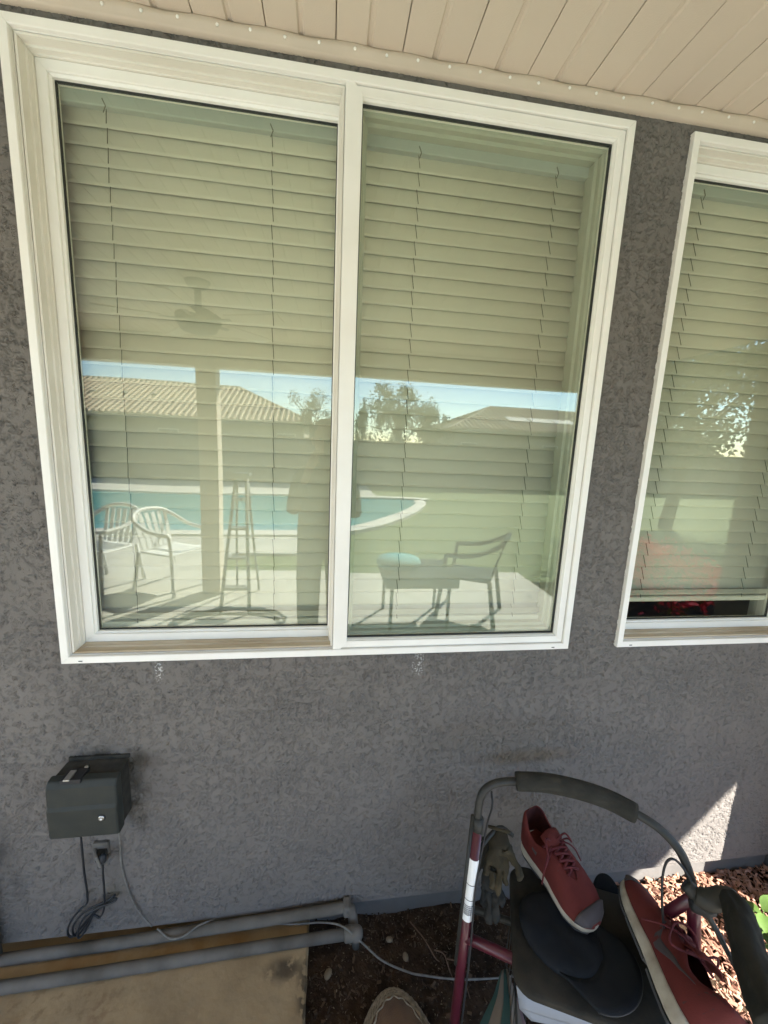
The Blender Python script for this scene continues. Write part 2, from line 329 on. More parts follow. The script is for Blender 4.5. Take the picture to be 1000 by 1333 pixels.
def window(W, label, xm):
    t = thing('window', label, 'window', ((W[0]+W[1])/2, 0, W[2]))
    fr = [(0, .02), (0, -.013), (.001, -.0145), (.019, -.0145), (.0205, -.012), (.0205, -.002), (.022, -.002), (.022, .13), (0, .13)]
    frame4(W, fr, 'vinyl', t, FN)
    i = .0222; single = xm is None; xm = W[1]-i if single else xm
    LH = (W[0]+i, xm, W[2]+i, W[3]-i)             # sliding half: stepped, dirty tracks
    pr = [(0, .10), (0, .005), (.0022, .005), (.0022, -.0025), (.0072, -.0025), (.0076, .019), (.0125, .0195), (.0125, .034), (.014, .035), (.014, .10)]
    for sd_, nm_ in (('left', 'side_track'), ('right', 'side_track'), ('top', 'head_track'), ('bottom', 'sill_track')): ring_side(LH, pr, sd_, nm_, 'silldirt' if sd_ == 'bottom' else 'track', t)
    j = .0142; SH = (LH[0]+j, xm-j if single else xm+.012, LH[2]+j, LH[3]-j)
    sash = thing('sash', None, None, ((SH[0]+SH[1])/2, .05, SH[2])); sash.parent = t; sash.matrix_parent_inverse = Matrix.Translation(-t.location)
    sp = [(0, .075), (0, .041), (.0015, .0395), (.022, .0395), (.0235, .041), (.0235, .046), (.029, .049), (.029, .075)]
    frame4(SH, sp, 'vinyl', sash, ('stile', 'stile', 'rail', 'rail'))
    g = .029; GR = (SH[0]+g, SH[1]-g, SH[2]+g, SH[3]-g)
    frame4((GR[0], GR[1], GR[2], GR[3]), [(0, .0655), (0, .0575), (.0024, .058), (.0024, .0655)], 'seal', sash, ('gasket',)*4)
    boxo('pane', GR[0], GR[1], .060, .064, GR[2], GR[3], 'glass', sash, 0)
    if not single: fixed_half(W, t, xm, i)
    # weep slots in the sill flange
    for k in (.045, W[1]-W[0]-.06):
        boxo('weep_slot', W[0]+k, W[0]+k+.010, -.0152, -.0140, W[2]+.006, W[2]+.0085, 'ink', t, 0)
    tube('latch', [(W[0]+.33*(xm-W[0])*2, .0285, W[2]+.0352), (W[0]+.33*(xm-W[0])*2+.004, .027, W[2]+.0325), (W[0]+.33*(xm-W[0])*2-.003, .027, W[2]+.0315)], .0012, 'steel', t, seg=6)
    return t
window(W1, 'white vinyl sliding window above the dark wall box', .021)
window(W2, 'white vinyl window at the soffit end with dark gap under its blind', None)

# ------------------------------------------------------------------ blinds
PITCHS, YB = .0438, .095
def slat_mesh(wid):
    # curved slat, tilted almost shut, its outer edge low
    n = 6; prof = []
    for s in (1, -1):
        for k in range(n+1):
            t = k/n if s == 1 else 1-k/n
            a = (t-.5)*.0515; c = .0018*(1-(2*t-1)**2)
            prof.append((a, c + s*.0012))
    ti = R(79.5); vs = []
    for x in (-wid/2, wid/2):
        for a, c in prof: vs.append((x, -math.cos(ti)*a*-1 - math.sin(ti)*c, a*math.sin(ti) - 0*c))
    m = len(prof); fs = [(i, (i+1) % m, m+(i+1) % m, m+i) for i in range(m)] + [tuple(range(m-1, -1, -1)), tuple(range(m, 2*m))]
    me = bpy.data.meshes.new('slat'); me.from_pydata(vs, [], fs); me.polygons.foreach_set('use_smooth', [len(p.vertices) == 4 for p in me.polygons]); me.materials.append(M['slat'])
    return me
def blind(W, x0, x1, label, zbot, cords):
    top = G+.85; t = thing('blind', label, 'blind', ((x0+x1)/2, YB, top))
    boxo('headrail', x0, x1, YB-.018, YB+.03, top-.06, top, 'headrail', t, .003)
    boxo('valance_clip', cords[1]+.11, cords[1]+.135, YB-.021, YB-.0182, top-.028, top-.012, 'ink', t, .001)
    me = slat_mesh(x1-x0-.004); z = G+.7755; zs = []
    while z > zbot+.036:
        o = link(bpy.data.objects.new('slat', me)); o.parent = t
        o.location = Vector(((x0+x1)/2 + random.uniform(-.001, .001), YB, z)) - t.location
        o.rotation_euler = (random.gauss(0, R(.6)), random.gauss(0, R(.05)), random.gauss(0, R(.08)))
        zs.append(z); z -= PITCHS
    for k in range(4):
        o = link(bpy.data.objects.new('slat', me)); o.parent = t; o.location = Vector(((x0+x1)/2, YB-.002, zbot+.021+.0042*k)) - t.location; o.rotation_euler = (R(72), 0, 0)
    boxo('bottom_rail', x0, x1, YB-.02, YB+.022, zbot, zbot+.018, 'slat', t, .004)
    for cx in cords:
        mb = MB()
        for k, zz in enumerate(zs):
            yo = YB-.0165; d = random.uniform(-.0015, .0015)
            mb.tube([(cx+.0015+d, yo-.004, zz-.0235), (cx-.0025+d, yo+.009, zz+.018)], .0011, 5)
        mb.tube([(cx, YB-.012, zs[-1]-.02), (cx, YB-.021, zbot+.016)], .0011, 5)
        mb.tube([(cx-.004, YB-.0195, top-.045), (cx+.003, YB-.0195, top-.06), (cx-.003, YB-.0195, top-.075)], .0013, 5)
        mb.build('ladder_cord', 'cord', t)
    return t
blind(W1, -.705, .772, 'pale slatted blind hanging behind the window above the dark wall box', G-.575, [-.565, -.165, .229, .632])
blind(W2, .993, 1.678, 'pale slatted blind behind the window at the soffit end, stopping short of the sill', G-.515, [1.112, 1.53])

# ------------------------------------------------------------------ patio cover
XR, YF, BZ = 3.38, -2.95, G+.66
cover = thing('patio_cover', 'beige slatted patio ceiling over the windows with beam and posts', 'patio cover', (0, -1.5, ZC))
def soffit_mesh():
    wd = .16; vs = []; prof = [(.0012, .012), (.0012, .0006), (.003, 0), (.072, 0), (.076, .0045), (.084, .0045), (.088, 0), (.157, 0), (.1588, .0006), (.1588, .012)]
    for y in (0, YF+.02): vs += [(x, y, z) for x, z in prof]
    n = len(prof); fs = [(i, i+1, n+i+1, n+i) for i in range(n-1)] + [(n-1, 0, n, 2*n-1)]
    me = bpy.data.meshes.new('soffit_panel'); me.from_pydata(vs, [], fs); me.materials.append(M['soffit']); return me
sm = soffit_mesh(); k0 = -34
for k in range(k0, 20):
    x = -.005 + k*.16
    if x+.16 > XR: break
    o = link(bpy.data.objects.new('soffit_panel', sm)); o.parent = cover; o.location = Vector((x, 0, ZC+random.uniform(0, .0012))) - cover.location; o.rotation_euler = (0, R(random.uniform(-.15, .15)), 0)
XL = -.005 + k0*.16
boxo('roof_deck', XL-.05, XR, YF-.4, .3, ZC+.02, ZC+.1, 'trim', cover, 0)
boxo('beam', XL, XR-.01, YF-.09, YF+.05, BZ, ZC+.019, 'soffit', cover, .004)
boxo('fascia', XL-.05, XR, YF-.43, YF-.4, ZC-.12, ZC+.1, 'soffit', cover, .003)
for x in (-1.19, -5.0, 2.95):
    boxo('post', x-.09, x+.09, YF-.1, YF+.06, -.05, BZ, 'soffit', cover, .004)
# wavy trim strip along the wall with its screws
vs = []; fs = []; xs = np.arange(-3.2, 1.83, .02)
for x in xs:
    wv = .0022*math.sin(x*39.3+1) + .0022*mnoise.noise((x*7, 0, 0)); w2 = .0012*mnoise.noise((x*11, 5, 0))
    for y, z in ((.0, G+.904), (-.013, G+.9045+w2), (-.0165, G+.909+w2), (-.0165, G+.916), (-.0205, G+.919), (-.0215, G+.929+wv), (-.0185, G+.9345+wv), (-.003, G+.9345)): vs.append((x, y, z))
for i in range(len(xs)-1):
    for k in range(7): fs.append((i*8+k, (i+1)*8+k, (i+1)*8+k+1, i*8+k+1))
trim = obj('trim_strip', vs, fs, 'trim', cover, smooth=True)
sme = None
for k in range(-20, 22):
    x = .038 + k*.0785 + random.uniform(-.005, .005)
    if sme is None:
        mb = MB().lathe([(.0037, 0), (.0037, .0012), (.0027, .0026), (.001, .0031)], Matrix.Rotation(R(90), 4, 'X'), 10)
        o = mb.build('screw', 'vinyl', None, smooth=True); sme = o.data
    else: o = link(bpy.data.objects.new('screw', sme))
    o.parent = trim; o.location = (x, -.0203, G+.9215+random.uniform(-.0012, .0012))

# ------------------------------------------------------------------ ground
ZSOIL = -.065
def sheet(name, x0, x1, y0, y1, z, m, nx=1, ny=1, amp=0, sc=3):
    vs = []; fs = []
    for i in range(nx+1):
        for j in range(ny+1):
            x = x0+(x1-x0)*i/nx; y = y0+(y1-y0)*j/ny
            vs.append((x, y, z + (amp*(mnoise.fractal((x*sc, y*sc, 1.3), 1., 2., 4)) if amp else 0)))
    for i in range(nx):
        for j in range(ny): a = i*(ny+1)+j; fs.append((a, a+ny+1, a+ny+2, a+1))
    return tag(obj(name, vs, fs, m, smooth=bool(amp)), kind='structure')
M['lawn'] = mat('lawn_grass', (.13, .17, .05), .9, vscale=5, col2=(.09, .125, .038), bump=.02, bscale=60)
sheet('lawn', -150, 150, -200, -3.45, -.05, 'lawn')
sheet('ground', -150, 150, -3.45, 40, -.12, 'soil')
vs = []; nx_ = 160                                # slab with a worn, uneven right edge
for z_ in (-.12, -.006, 0):
    ins = .006 if z_ == 0 else 0
    vs += [(-6, -.95, z_), (-6, .03, z_)] + [(-.038-ins+.006*mnoise.fractal((0, y_*14, z_*9), 1., 2., 4), y_, z_) for y_ in np.linspace(.03, -.95, nx_)]
n_ = nx_+2
slab = tag(obj('slab', vs, [tuple(range(2*n_, 3*n_))] + [(r_*n_+(k+1) % n_, r_*n_+k, (r_+1)*n_+k, (r_+1)*n_+(k+1) % n_) for r_ in (0, 1) for k in range(n_)], 'concrete'), kind='structure')
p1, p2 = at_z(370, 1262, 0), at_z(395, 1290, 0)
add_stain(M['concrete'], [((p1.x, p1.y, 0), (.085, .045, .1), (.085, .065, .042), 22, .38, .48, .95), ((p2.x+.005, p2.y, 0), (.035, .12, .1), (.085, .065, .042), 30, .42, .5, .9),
    ((-.5, -.03, 0), (.65, .09, .1), (.25, .14, .05), 9, .3, .65, .8), ((-.95, -.2, 0), (.25, .12, .1), (.24, .15, .07), 16, .45, .6, .8),
    ((-.6, -.4, 0), (.9, .4, .1), (.3, .245, .17), 5, .4, .75, .7), ((-.3, -.2, 0), (.5, .25, .1), (.28, .215, .13), 20, .5, .75, .6), ((-.75, -.15, 0), (.35, .12, .1), (.22, .155, .085), 34, .5, .72, .7),
    ((-.35, -.21, 0), (.06, .05, .1), (.3, .22, .13), 30, .45, .6, .8), ((-.62, -.17, 0), (.04, .05, .1), (.24, .16, .09), 30, .4, .6, .8)])
tag(boxo('patio', -6, 2.55, -3.7, -.96, -.12, -.004, 'patio', None, .006), kind='structure')
sheet('soil_bed', -.04, 3.4, -.955, .06, ZSOIL, 'soil', 150, 45, .016, 9)

# ------------------------------------------------------------------ loose ground cover
def chips(name, n, area, size, m, seed, lift, label, cat):
    rg = random.Random(seed); mb = MB()
    for _ in range(n):
        x, y = area(rg)
        L_ = rg.uniform(*size); W_ = L_*rg.uniform(.22, .5); H_ = L_*rg.uniform(.08, .2)
        mt = Matrix.Translation((x, y, ZSOIL+rg.uniform(*lift))) @ Matrix.Rotation(rg.uniform(0, 6.3), 4, 'Z') @ Matrix.Rotation(rg.gauss(0, .35), 4, 'Y') @ Matrix.Rotation(rg.gauss(0, .5), 4, 'X')
        j = lambda: rg.uniform(.6, 1.2)
        vs = [mt @ Vector((sx*L_/2*j(), sy*W_/2*j(), sz*H_/2)) for sz in (-1, 1) for sx, sy in ((-1, -1), (1, -1), (1, 1), (-1, 1))]
        mb.add(vs, [(3, 2, 1, 0), (4, 5, 6, 7), (0, 1, 5, 4), (1, 2, 6, 5), (2, 3, 7, 6), (3, 0, 4, 7)])
    o = mb.build(name, m); return tag(o, label, cat, kind='stuff')
def ar_mulch(rg):
    while True:
        x, y = rg.uniform(.95, 2.6), rg.uniform(-.95, .03)
        if x > 1.05 or rg.random() < (x-.8)*4: return x, y
chips('bark_mulch', 15000, ar_mulch, (.008, .03), 'chip', 7, (.0, .022), 'reddish bark chips covering the bed beside the walking frame', 'mulch')
def ar_soil(rg): return rg.uniform(-.03, 1.1), rg.uniform(-.5, .03)
M['litter'] = mat('leaf_litter', (.085, .055, .032), .95, vscale=40, col2=(.03, .02, .013))
chips('soil_litter', 2600, ar_soil, (.004, .016), 'litter', 9, (-.004, .012), 'dark crumbs and bark bits on the bare soil beside the slab', 'litter')
M['dryleaf'] = mat('dry_leaf', (.12, .075, .042), .95, vscale=40, col2=(.055, .033, .02))
chips('dry_litter', 520, ar_soil, (.006, .019), 'dryleaf', 21, (.002, .016), 'brown dry leaf scraps lying over the bare soil', 'leaf litter')
chips('soil_grit', 1500, ar_soil, (.002, .006), 'stone', 12, (.0, .014), 'pale grit scattered on the bare soil', 'grit')


# ------------------------------------------------------------------ wall box, its cords, outlet, conduits
def wall_box():
    x0, x1, z0, z1 = -.752, -.572, G-1.128, G-.952
    t = thing('transformer_box', 'dark plastic low-voltage power box mounted on the stucco wall', 'power box', ((x0+x1)/2, 0, z0))
    # deep back shell, tapering to the wall
    sh = MB(); b = .006
    pts = [(-.055, x0+.004, x1-.004, z0+.004, z1-.004), (-.006, x0+.012, x1-.002, z0+.002, z1+.004)]
    vs = []
    for y, a, c, d, e in pts: vs += [(a, y, d), (c, y, d), (c, y, e), (a, y, e)]
    sh.add(vs, [(0, 1, 5, 4), (1, 2, 6, 5), (2, 3, 7, 6), (3, 0, 4, 7), (0, 3, 2, 1), (4, 5, 6, 7)])
    sh.build('back_shell', 'dusty', t, bevel=.006)
    # front door with a sloped brow and a lower swelling panel
    prof = [(-.056, z0), (-.084, z0), (-.092, z0+.006), (-.094, z0+.095), (-.089, z0+.105), (-.089, z0+.112), (-.087, z0+.16), (-.078, z1), (-.056, z1+.003)]
    n = len(prof); vs = [(x0, y, z) for y, z in prof] + [(x1, y, z) for y, z in prof]
    d = obj('door', vs, [(i, i+1, n+i+1, n+i) for i in range(n-1)] + [(n-1, 0, n, 2*n-1), tuple(range(n-1, -1, -1)), tuple(range(n, 2*n))], 'box', t, bevel=.005)
    mt = Matrix.Translation((x1-.040, -.0925, z0+.066)) @ Matrix.Rotation(R(90), 4, 'X')
    MB().lathe([(.011, 0), (.011, .0015), (.009, .003), (.0085, .003)], mt, 20).build('bezel', 'ink', d, smooth=True)
    MB().lathe([(.008, .0), (.008, .0035), (.0062, .0048), (.003, .005), (.0028, .0035)], mt, 18).build('lock_screw', 'steel', d, smooth=True)
    # hasp on top
    hx = x0+.058
    boxo('hasp_slot', hx-.022, hx+.03, -.083, -.04, z1-.006, z1+.0062, 'ink', t, .001)
    boxo('hasp', hx-.012, hx+.004, -.086, -.05, z1+.0055, z1+.0095, 'steel', t, .001)
    MB().lathe([(.006, 0), (.005, .003), (.002, .004)], Matrix.Translation((hx+.02, -.034, z1+.002)), 12).build('hasp_rivet', 'steel', t, smooth=True)
    boxo('mount_plate', x0+.014, x1-.001, -.007, .004, z1-.001, z1+.012, 'dusty', t, .002)
    return t
wb = wall_box()
a = at_y(105, 1092, -.05)
# black power cord: from the box down into a bundled coil and back up to the plug
c0 = at_y(105, 1085, -.045); c1 = at_y(109, 1130, -.02); c2 = at_y(114, 1172, -.012)
pl = at_y(134, 1112, -.035)
q = lambda u, v, y=-.012: at_y(u, v, y)
pts = [c0, c1, c2, q(104, 1184, -.02), q(92, 1200, -.02), q(88, 1214, -.02), q(95, 1219, -.016), q(112, 1200, -.012), q(130, 1180, -.012), q(146, 1170, -.01), q(149, 1166, -.016), q(140, 1172, -.02), q(112, 1186, -.024), q(96, 1204, -.022),
       q(96, 1217, -.02), q(104, 1215, -.016), q(120, 1193, -.014), q(134, 1178, -.016), q(150, 1170, -.02), q(148, 1174, -.026), q(122, 1185, -.028), q(106, 1200, -.026), q(101, 1218, -.024), q(106, 1219, -.02), q(116, 1203, -.018), q(122, 1192, -.018), q(130, 1194, -.02), q(135, 1184, -.022), q(136, 1165, -.022), q(134, 1135, -.03), pl]
tube('power_cord', pts, .0032, 'blackcord', wb, seg=8, smooth_pts=7)
def outlet():
    p = at_y(134, 1104, 0)
    t = thing('wall_outlet', 'small weathered outlet with flip cover under the dark wall box', 'outlet', (p.x, 0, p.z-.03))
    boxo('plate', p.x-.022, p.x+.022, -.012, .003, p.z-.03, p.z+.03, 'conduit', t, .003)
    boxo('socket', p.x-.006, p.x+.02, -.034, -.011, p.z-.014, p.z+.012, 'dusty', t, .003)
    mt = Matrix.Translation((p.x-.014, -.012, p.z+.004)) @ Matrix.Rotation(R(35), 4, 'Z') @ Matrix.Rotation(R(-12), 4, 'Y')
    boxo('flip_cover', -.004, .003, -.038, .0, -.03, .014, 'greycord', t, .002, mt)
    tube('cover_arm', [(p.x+.02, -.008, p.z-.012), (p.x+.024, -.028, p.z-.014), (p.x+.024, -.03, p.z-.026)], .003, 'conduit', t, seg=8)
    MB().lathe([(.006, 0), (.009, .006), (.009, .022), (.005, .03)], Matrix.Translation((pl.x, pl.y, pl.z-.03)), 14).build('plug', 'blackcord', t, smooth=True)
outlet()
# thin grey low-voltage cable: down the wall, under the pipe, over the soil
zc = .012
cab = [at_y(155, 1078, -.03), at_y(156, 1095, -.012), at_y(158, 1125, -.006), at_y(166, 1155, -.006), at_y(178, 1182, -.008), at_y(192, 1200, -.012), at_y(198, 1206, -.02)]
tag(tube('drop_cable', cab, .0026, 'greycord', seg=8, smooth_pts=6), 'thin grey cable hanging from the dark wall box to the pipe', 'cable')
zs_ = lambda u, v, z: at_z(u, v, z)
cab = [zs_(205, 1209, .05), zs_(222, 1222, .046), zs_(240, 1218, .05), zs_(262, 1203, .058), zs_(290, 1196, .03), zs_(330, 1200, .012), zs_(380, 1203, .02), zs_(420, 1201, .02), zs_(446, 1206, .045), zs_(470, 1226, .015), zs_(497, 1250, ZSOIL+.04), zs_(530, 1265, ZSOIL+.03), zs_(552, 1270, ZSOIL+.03), zs_(600, 1275, ZSOIL+.03), zs_(660, 1272, ZSOIL+.03), zs_(720, 1262, ZSOIL+.02)]
tag(tube('ground_cable', cab, .0029, 'greycord', seg=8, smooth_pts=6), 'thin grey cable lying over the pipes and across the dark soil', 'cable')
# conduits
PR = .0165
u0, u2 = at_z(-40, 1257, .02), at_z(440, 1183, .026)
yu = (at_y(0, 1248, -.022).z + at_y(440, 1182, -.022).z)/2
A = [at_y(-60, 1259, -.024), at_y(0, 1250, -.024), at_y(120, 1233, -.024), at_y(240, 1214, -.024), at_y(340, 1199, -.024), at_y(430, 1184, -.024), at_y(448, 1181, -.025), at_y(457, 1184, -.033), at_z(459, 1192, .02), at_z(460, 1202, .0), at_z(461, 1212, -.02)]
up = tag(tube('conduit', A, PR, 'conduit', seg=16), 'grey painted pipe hugging the wall base with an elbow end', 'pipe')
e = up; 
boxo('strap', at_y(452, 1180, -.024).x-.014, at_y(452, 1180, -.024).x+.012, -.046, -.002, A[6].z-.022, A[6].z+.02, 'conduit', up, .008)
zl = PR-.001
Bp = [at_z(-60, 1295, zl), at_z(0, 1286, zl), at_z(120, 1268, zl), at_z(240, 1249, zl), at_z(350, 1231, zl), at_z(452, 1216, zl)]
lo = tag(tube('conduit', Bp, PR, 'conduit', seg=16), 'grey painted pipe lying on the tan slab in front of the wall pipe', 'pipe')
e = Bp[-1]; dd = (Bp[-1]-Bp[-2]).normalized()
MB().lathe([(.019, 0), (.022, .006), (.022, .03), (.018, .036)], basis(e-dd*.012, Vector((0, 0, 1)), dd) if False else Matrix.Translation(e-dd*.01) @ dd.to_track_quat('Z', 'Y').to_matrix().to_4x4(), 20).build('coupling', 'conduit', lo, smooth=True, bevel=.002)
MB().lathe([(.012, -.05), (.013, -.02), (.02, -.012), (.0225, .0), (.0215, .012), (.016, .02), (.006, .024)], Matrix.Translation(e+dd*.026+Vector((.004, -.004, 0))), 20).build('cap', 'conduit', lo, smooth=True)
x = at_y(-2, 1200, -.02).x
vp = tag(tube('downpipe', [(x-.022, -.022, .02), (x-.022, -.022, .5)], .018, 'conduit', seg=16), 'upright grey pipe stub rising from the wall pipe', 'pipe')
boxo('strap', x-.05, x+.003, -.03, .0, .32, .335, 'conduit', vp, .002)

# ------------------------------------------------------------------ soil things
def pebble(u, v, r, label):
    p = at_z(u, v, ZSOIL+.02); rg = random.Random(u); mb = MB(); prof = [(r*math.sin(math.pi*k/8)+.0003, -r*.7*math.cos(math.pi*k/8)) for k in range(9)]
    mb.lathe(prof, Matrix.Translation(p) @ Matrix.Rotation(rg.uniform(0, 6), 4, 'Z') @ Matrix.Scale(1.35, 4, (1, 0, 0)), 12)
    mb.v = [tuple(Vector(v_) + Vector((1, 1, 1))*.15*r*mnoise.noise(Vector(v_)*70)) for v_ in mb.v]
    tag(mb.build('pebble', 'stone', smooth=True), label, 'pebble', 'pebbles on the dark soil')
pebble(507, 1223, .0085, 'rounded tan pebble on the dark soil nearest the capped pipe end'); pebble(528, 1246, .0095, 'rounded tan pebble on the dark soil nearest the grey cable')
pebble(427, 1268, .011, 'angular tan pebble beside the edge of the slab'); pebble(457, 1226, .007, 'small whitish pebble right under the capped pipe end')
zz = ZSOIL+.03
for pts, label in (([(534, 1200), (552, 1222), (566, 1246), (572, 1252)], 'straight dry twig on soil pointing at the wall'), ([(566, 1237), (578, 1242), (585, 1262), (592, 1280)], 'curved pale root arching beside the burgundy leg'), ([(582, 1248), (594, 1252), (602, 1266), (612, 1300)], 'thin root looping behind the burgundy leg')):
    tag(tube('twig', [at_z(u, v, zz+.012*math.sin(i*1.7)) for i, (u, v) in enumerate(pts)], [.0024, .0022, .002, .0012], 'twig', seg=7, smooth_pts=5), label, 'twig')

def hat():
    # low brown dome, its far rim edged with braid
    c = at_z(519, 1392, ZSOIL); c.z = ZSOIL; t = thing('sun_hat', 'brown suede hat with braided rope trim lying on the soil', 'hat', P3(c))
    rx, ry, hh = .118, .15, .075
    def pt(r_, a_, up_=0.): return c + Vector((rx*r_*math.cos(a_)*(1-.18*max(0, math.sin(a_))), ry*r_*math.sin(a_), .006+hh*math.sqrt(max(0, 1-(r_*.98)**2))+up_+.004*mnoise.noise((r_*3, a_, 1))))
    n, m_ = 40, 10; vs = [pt(1-j/m_*.97, 2*math.pi*k/n) for j in range(m_+1) for k in range(n)]
    obj('crown', vs, [(j*n+k, j*n+(k+1) % n, (j+1)*n+(k+1) % n, (j+1)*n+k) for j in range(m_) for k in range(n)] + [tuple(m_*n+k for k in range(n))], 'suede', t, smooth=True)
    A = [2*math.pi*k/120 for k in range(121)]
    for row in range(4):
        b = MB()
        for ph in (0, math.pi):
            b.tube([pt(1.02-.062*row-.022*max(0, math.sin(a_)), a_, .002+.0022*math.sin(i*1.25+ph)) + Vector((.0014*math.cos(i*1.25+ph+row), .0014*math.cos(i*1.25+ph), 0)) for i, a_ in enumerate(A)], .0026, 6, False)
        b.build('braid', 'rope', t, smooth=True)
    MB().tube([pt(.735+.022*math.sin(i*.9), a_, .003) for i, a_ in enumerate(A)], .0022, 6, False).build('scalloped_cord', 'rope', t, smooth=True)
hat()

# ------------------------------------------------------------------ rollator
KS = 1.06
def K(u, v, z): return at_z(u, v, G + (z-1.68)*KS)
LT = K(622, 1078, .76); LB = K(590, 1345, .27); RT = K(903, 1160, .755); RB = K(905, 1305, .42)
def ext(a, b, z): return a + (b-a)*((z-a.z)/(b.z-a.z))
UV = ((RT-LT)*Vector((1, 1, 0))).normalized(); VV = Vector((-UV.y, UV.x, 0))       # across, and towards the wall
LF, RF = ext(LT, LB, ZSOIL+.1), ext(RT, RB, ZSOIL+.1)
SEATZ = G + (.52-1.68)*KS
ro = thing('rollator', 'burgundy rolling walking frame with black seat and foam back bar', 'walker', ((LF.x+RF.x)/2, (LF.y+RF.y)/2, ZSOIL))
tube('leg', [LT, LF], .0128, 'burg', ro, seg=14)
tube('leg', [LT + UV*-.014 + VV*.004 + Vector((0, 0, .03)), ext(LT, LB, .3) + UV*-.013], .006, 'blackmetal', ro, seg=10)
tube('leg', [RT, ext(RT, RB, .35), RF], .0135, 'burg', ro, seg=14, smooth_pts=3)
lfj = ext(LT, LB, G+(.5-1.68)*KS)
lff = lfj + VV*.27 + UV*.02; lff.z = ZSOIL+.12; rfj = RT + Vector((0, 0, -.02))
rff = K(855, 1197, .55); rff2 = rfj + (rff-rfj)*2.1
tube('leg', [rfj, rff, rff2, Vector((rff2.x+.02, rff2.y+.02, ZSOIL+.1))], .0125, 'burg', ro, seg=14)
tube('leg', [lfj - Vector((0, 0, .05)), lff], .0125, 'burg', ro, seg=14)
stl = K(664, 1246, .5)
tube('seat_tube', [lfj, stl, stl + (stl-lfj)*.6], .0125, 'burg', ro, seg=14)
tube('seat_tube', [lfj - Vector((0, 0, .04)) + VV*.1, lfj - Vector((0, 0, .04)) + VV*.1 + UV*.42], .009, 'blackmetal', ro, seg=10)
# wheels: tyre and hub each
for p in (LF, RF, lff, Vector((rff2.x+.02, rff2.y+.02, ZSOIL+.1))):
    c = Vector((p.x, p.y, ZSOIL+.078)); q_ = Matrix.Translation(c) @ UV.to_track_quat('Z', 'Y').to_matrix().to_4x4()
    wh = MB().lathe([(.052, -.011), (.066, -.012), (.073, -.008), (.075, 0), (.073, .008), (.066, .012), (.052, .011)], q_, 28).build('wheel', 'ink', ro, smooth=True)
    MB().lathe([(.012, -.016), (.05, -.0115), (.05, .0115), (.012, .016)], q_, 20).build('hub', 'blackmetal', wh)
# curved back bar with its foam sleeve
BP = [LT, K(623, 1052, .81), K(629, 1031, .85), K(645, 1020, .868), K(672, 1017, .875), K(710, 1019, .883), K(750, 1027, .888), K(790, 1040, .884), K(828, 1059, .876), K(860, 1080, .86), K(885, 1108, .83), K(898, 1138, .79), RT]
tube('back_bar', BP, .0098, 'blackmetal', ro, seg=14, smooth_pts=6)
fo = spline(BP[4:9], 8); tube('foam_sleeve', fo, [.0225*(.96 if i in (0, len(fo)-1) else 1) for i in range(len(fo))], 'foam', ro, seg=20)
# collar where bar and leg meet, clamp on the other side
tube('collar', [LT + Vector((0, 0, -.012)), LT + Vector((.0, 0, .03))], .0138, 'blackmetal', ro, seg=14)
br = MB(); br.tube(spline([K(893, 1150, .775), K(908, 1166, .765), K(925, 1172, .775), K(945, 1168, .79), K(957, 1172, .80)], 5), [.016]*5+[.021]*5+[.021]*5+[.019]*5+[.017], 14)
br.build('handle_bracket', 'blackmetal', ro, smooth=True)
tube('bracket_knob', [K(900, 1178, .75), K(918, 1182, .75), K(930, 1186, .76)], [.012, .017, .01], 'ink', ro, seg=14)
# hand grip under a wrinkled sleeve
gp = spline([K(946, 1166, .80), K(960, 1190, .80), K(975, 1235, .795), K(993, 1290, .79), K(1012, 1345, .785)], 10)
mb = MB(); mb.tube(gp, [.019+.011*min(1, i/14) for i in range(len(gp))], 28)
for i_ in range(len(gp)):
    for k in range(28):
        v = Vector(mb.v[i_*28+k]); a_ = 2*math.pi*k/28
        mb.v[i_*28+k] = tuple(v + (v-gp[i_])*(.30*mnoise.noise((1.6*math.cos(a_), 1.6*math.sin(a_), i_*.075)) + .10*mnoise.noise((4*math.cos(a_), 4*math.sin(a_), i_*.2+4))))
mb.build('grip_sleeve', 'fabric', ro, smooth=True, subsurf=1)
tube('brake_lever', [K(918, 1186, .75), K(935, 1215, .72), K(965, 1275, .70)], [.006, .006, .004], 'blackmetal', ro, seg=10, smooth_pts=5)
tube('brake_cable', [K(905, 1160, .775), K(895, 1138, .80), K(880, 1120, .82), K(869, 1121, .815), K(863, 1140, .78), K(862, 1175, .72), K(865, 1215, .62)], .0027, 'ink', ro, seg=8, smooth_pts=7)
tube('brake_cable', [K(640, 1030, .845), K(641, 1050, .82), K(634, 1075, .76), K(620, 1150, .64), K(612, 1240, .48), K(600, 1340, .28)], .0026, 'ink', ro, seg=8, smooth_pts=7)
# sticker with printed lines on the left leg
sa, sb = ext(LT, LB, K(619, 1116, .69).z), ext(LT, LB, K(611, 1197, .545).z)
sd = (sb-sa).normalized(); toc = (CAM-sa); toc = (toc - sd*toc.dot(sd)).normalized(); sid = sd.cross(toc)
def wrap(name, t0, t1, a0, a1, r, m, parent):
    vs = []; n = 10
    for t_ in (t0, t1):
        for k in range(n+1):
            a_ = R(a0+(a1-a0)*k/n); vs.append(sa + (sb-sa)*t_ + (toc*math.cos(a_) + sid*math.sin(a_))*r)
    return obj(name, vs, [(k, k+1, n+2+k, n+1+k) for k in range(n)], m, parent, smooth=True)
stk = wrap('sticker', 0, 1, -125, 125, .01315, 'sticker', ro)
for t_ in (.40, .645, .735): wrap('printed_line', t_, t_+.012, -80, 80, .01335, 'ink', stk)
rb = random.Random(2); t_ = .76
while t_ < .9: h_ = rb.uniform(.004, .012); wrap('barcode_line', t_, t_+h_, -45, 50, .01335, 'ink', stk); t_ += h_+rb.uniform(.005, .012)
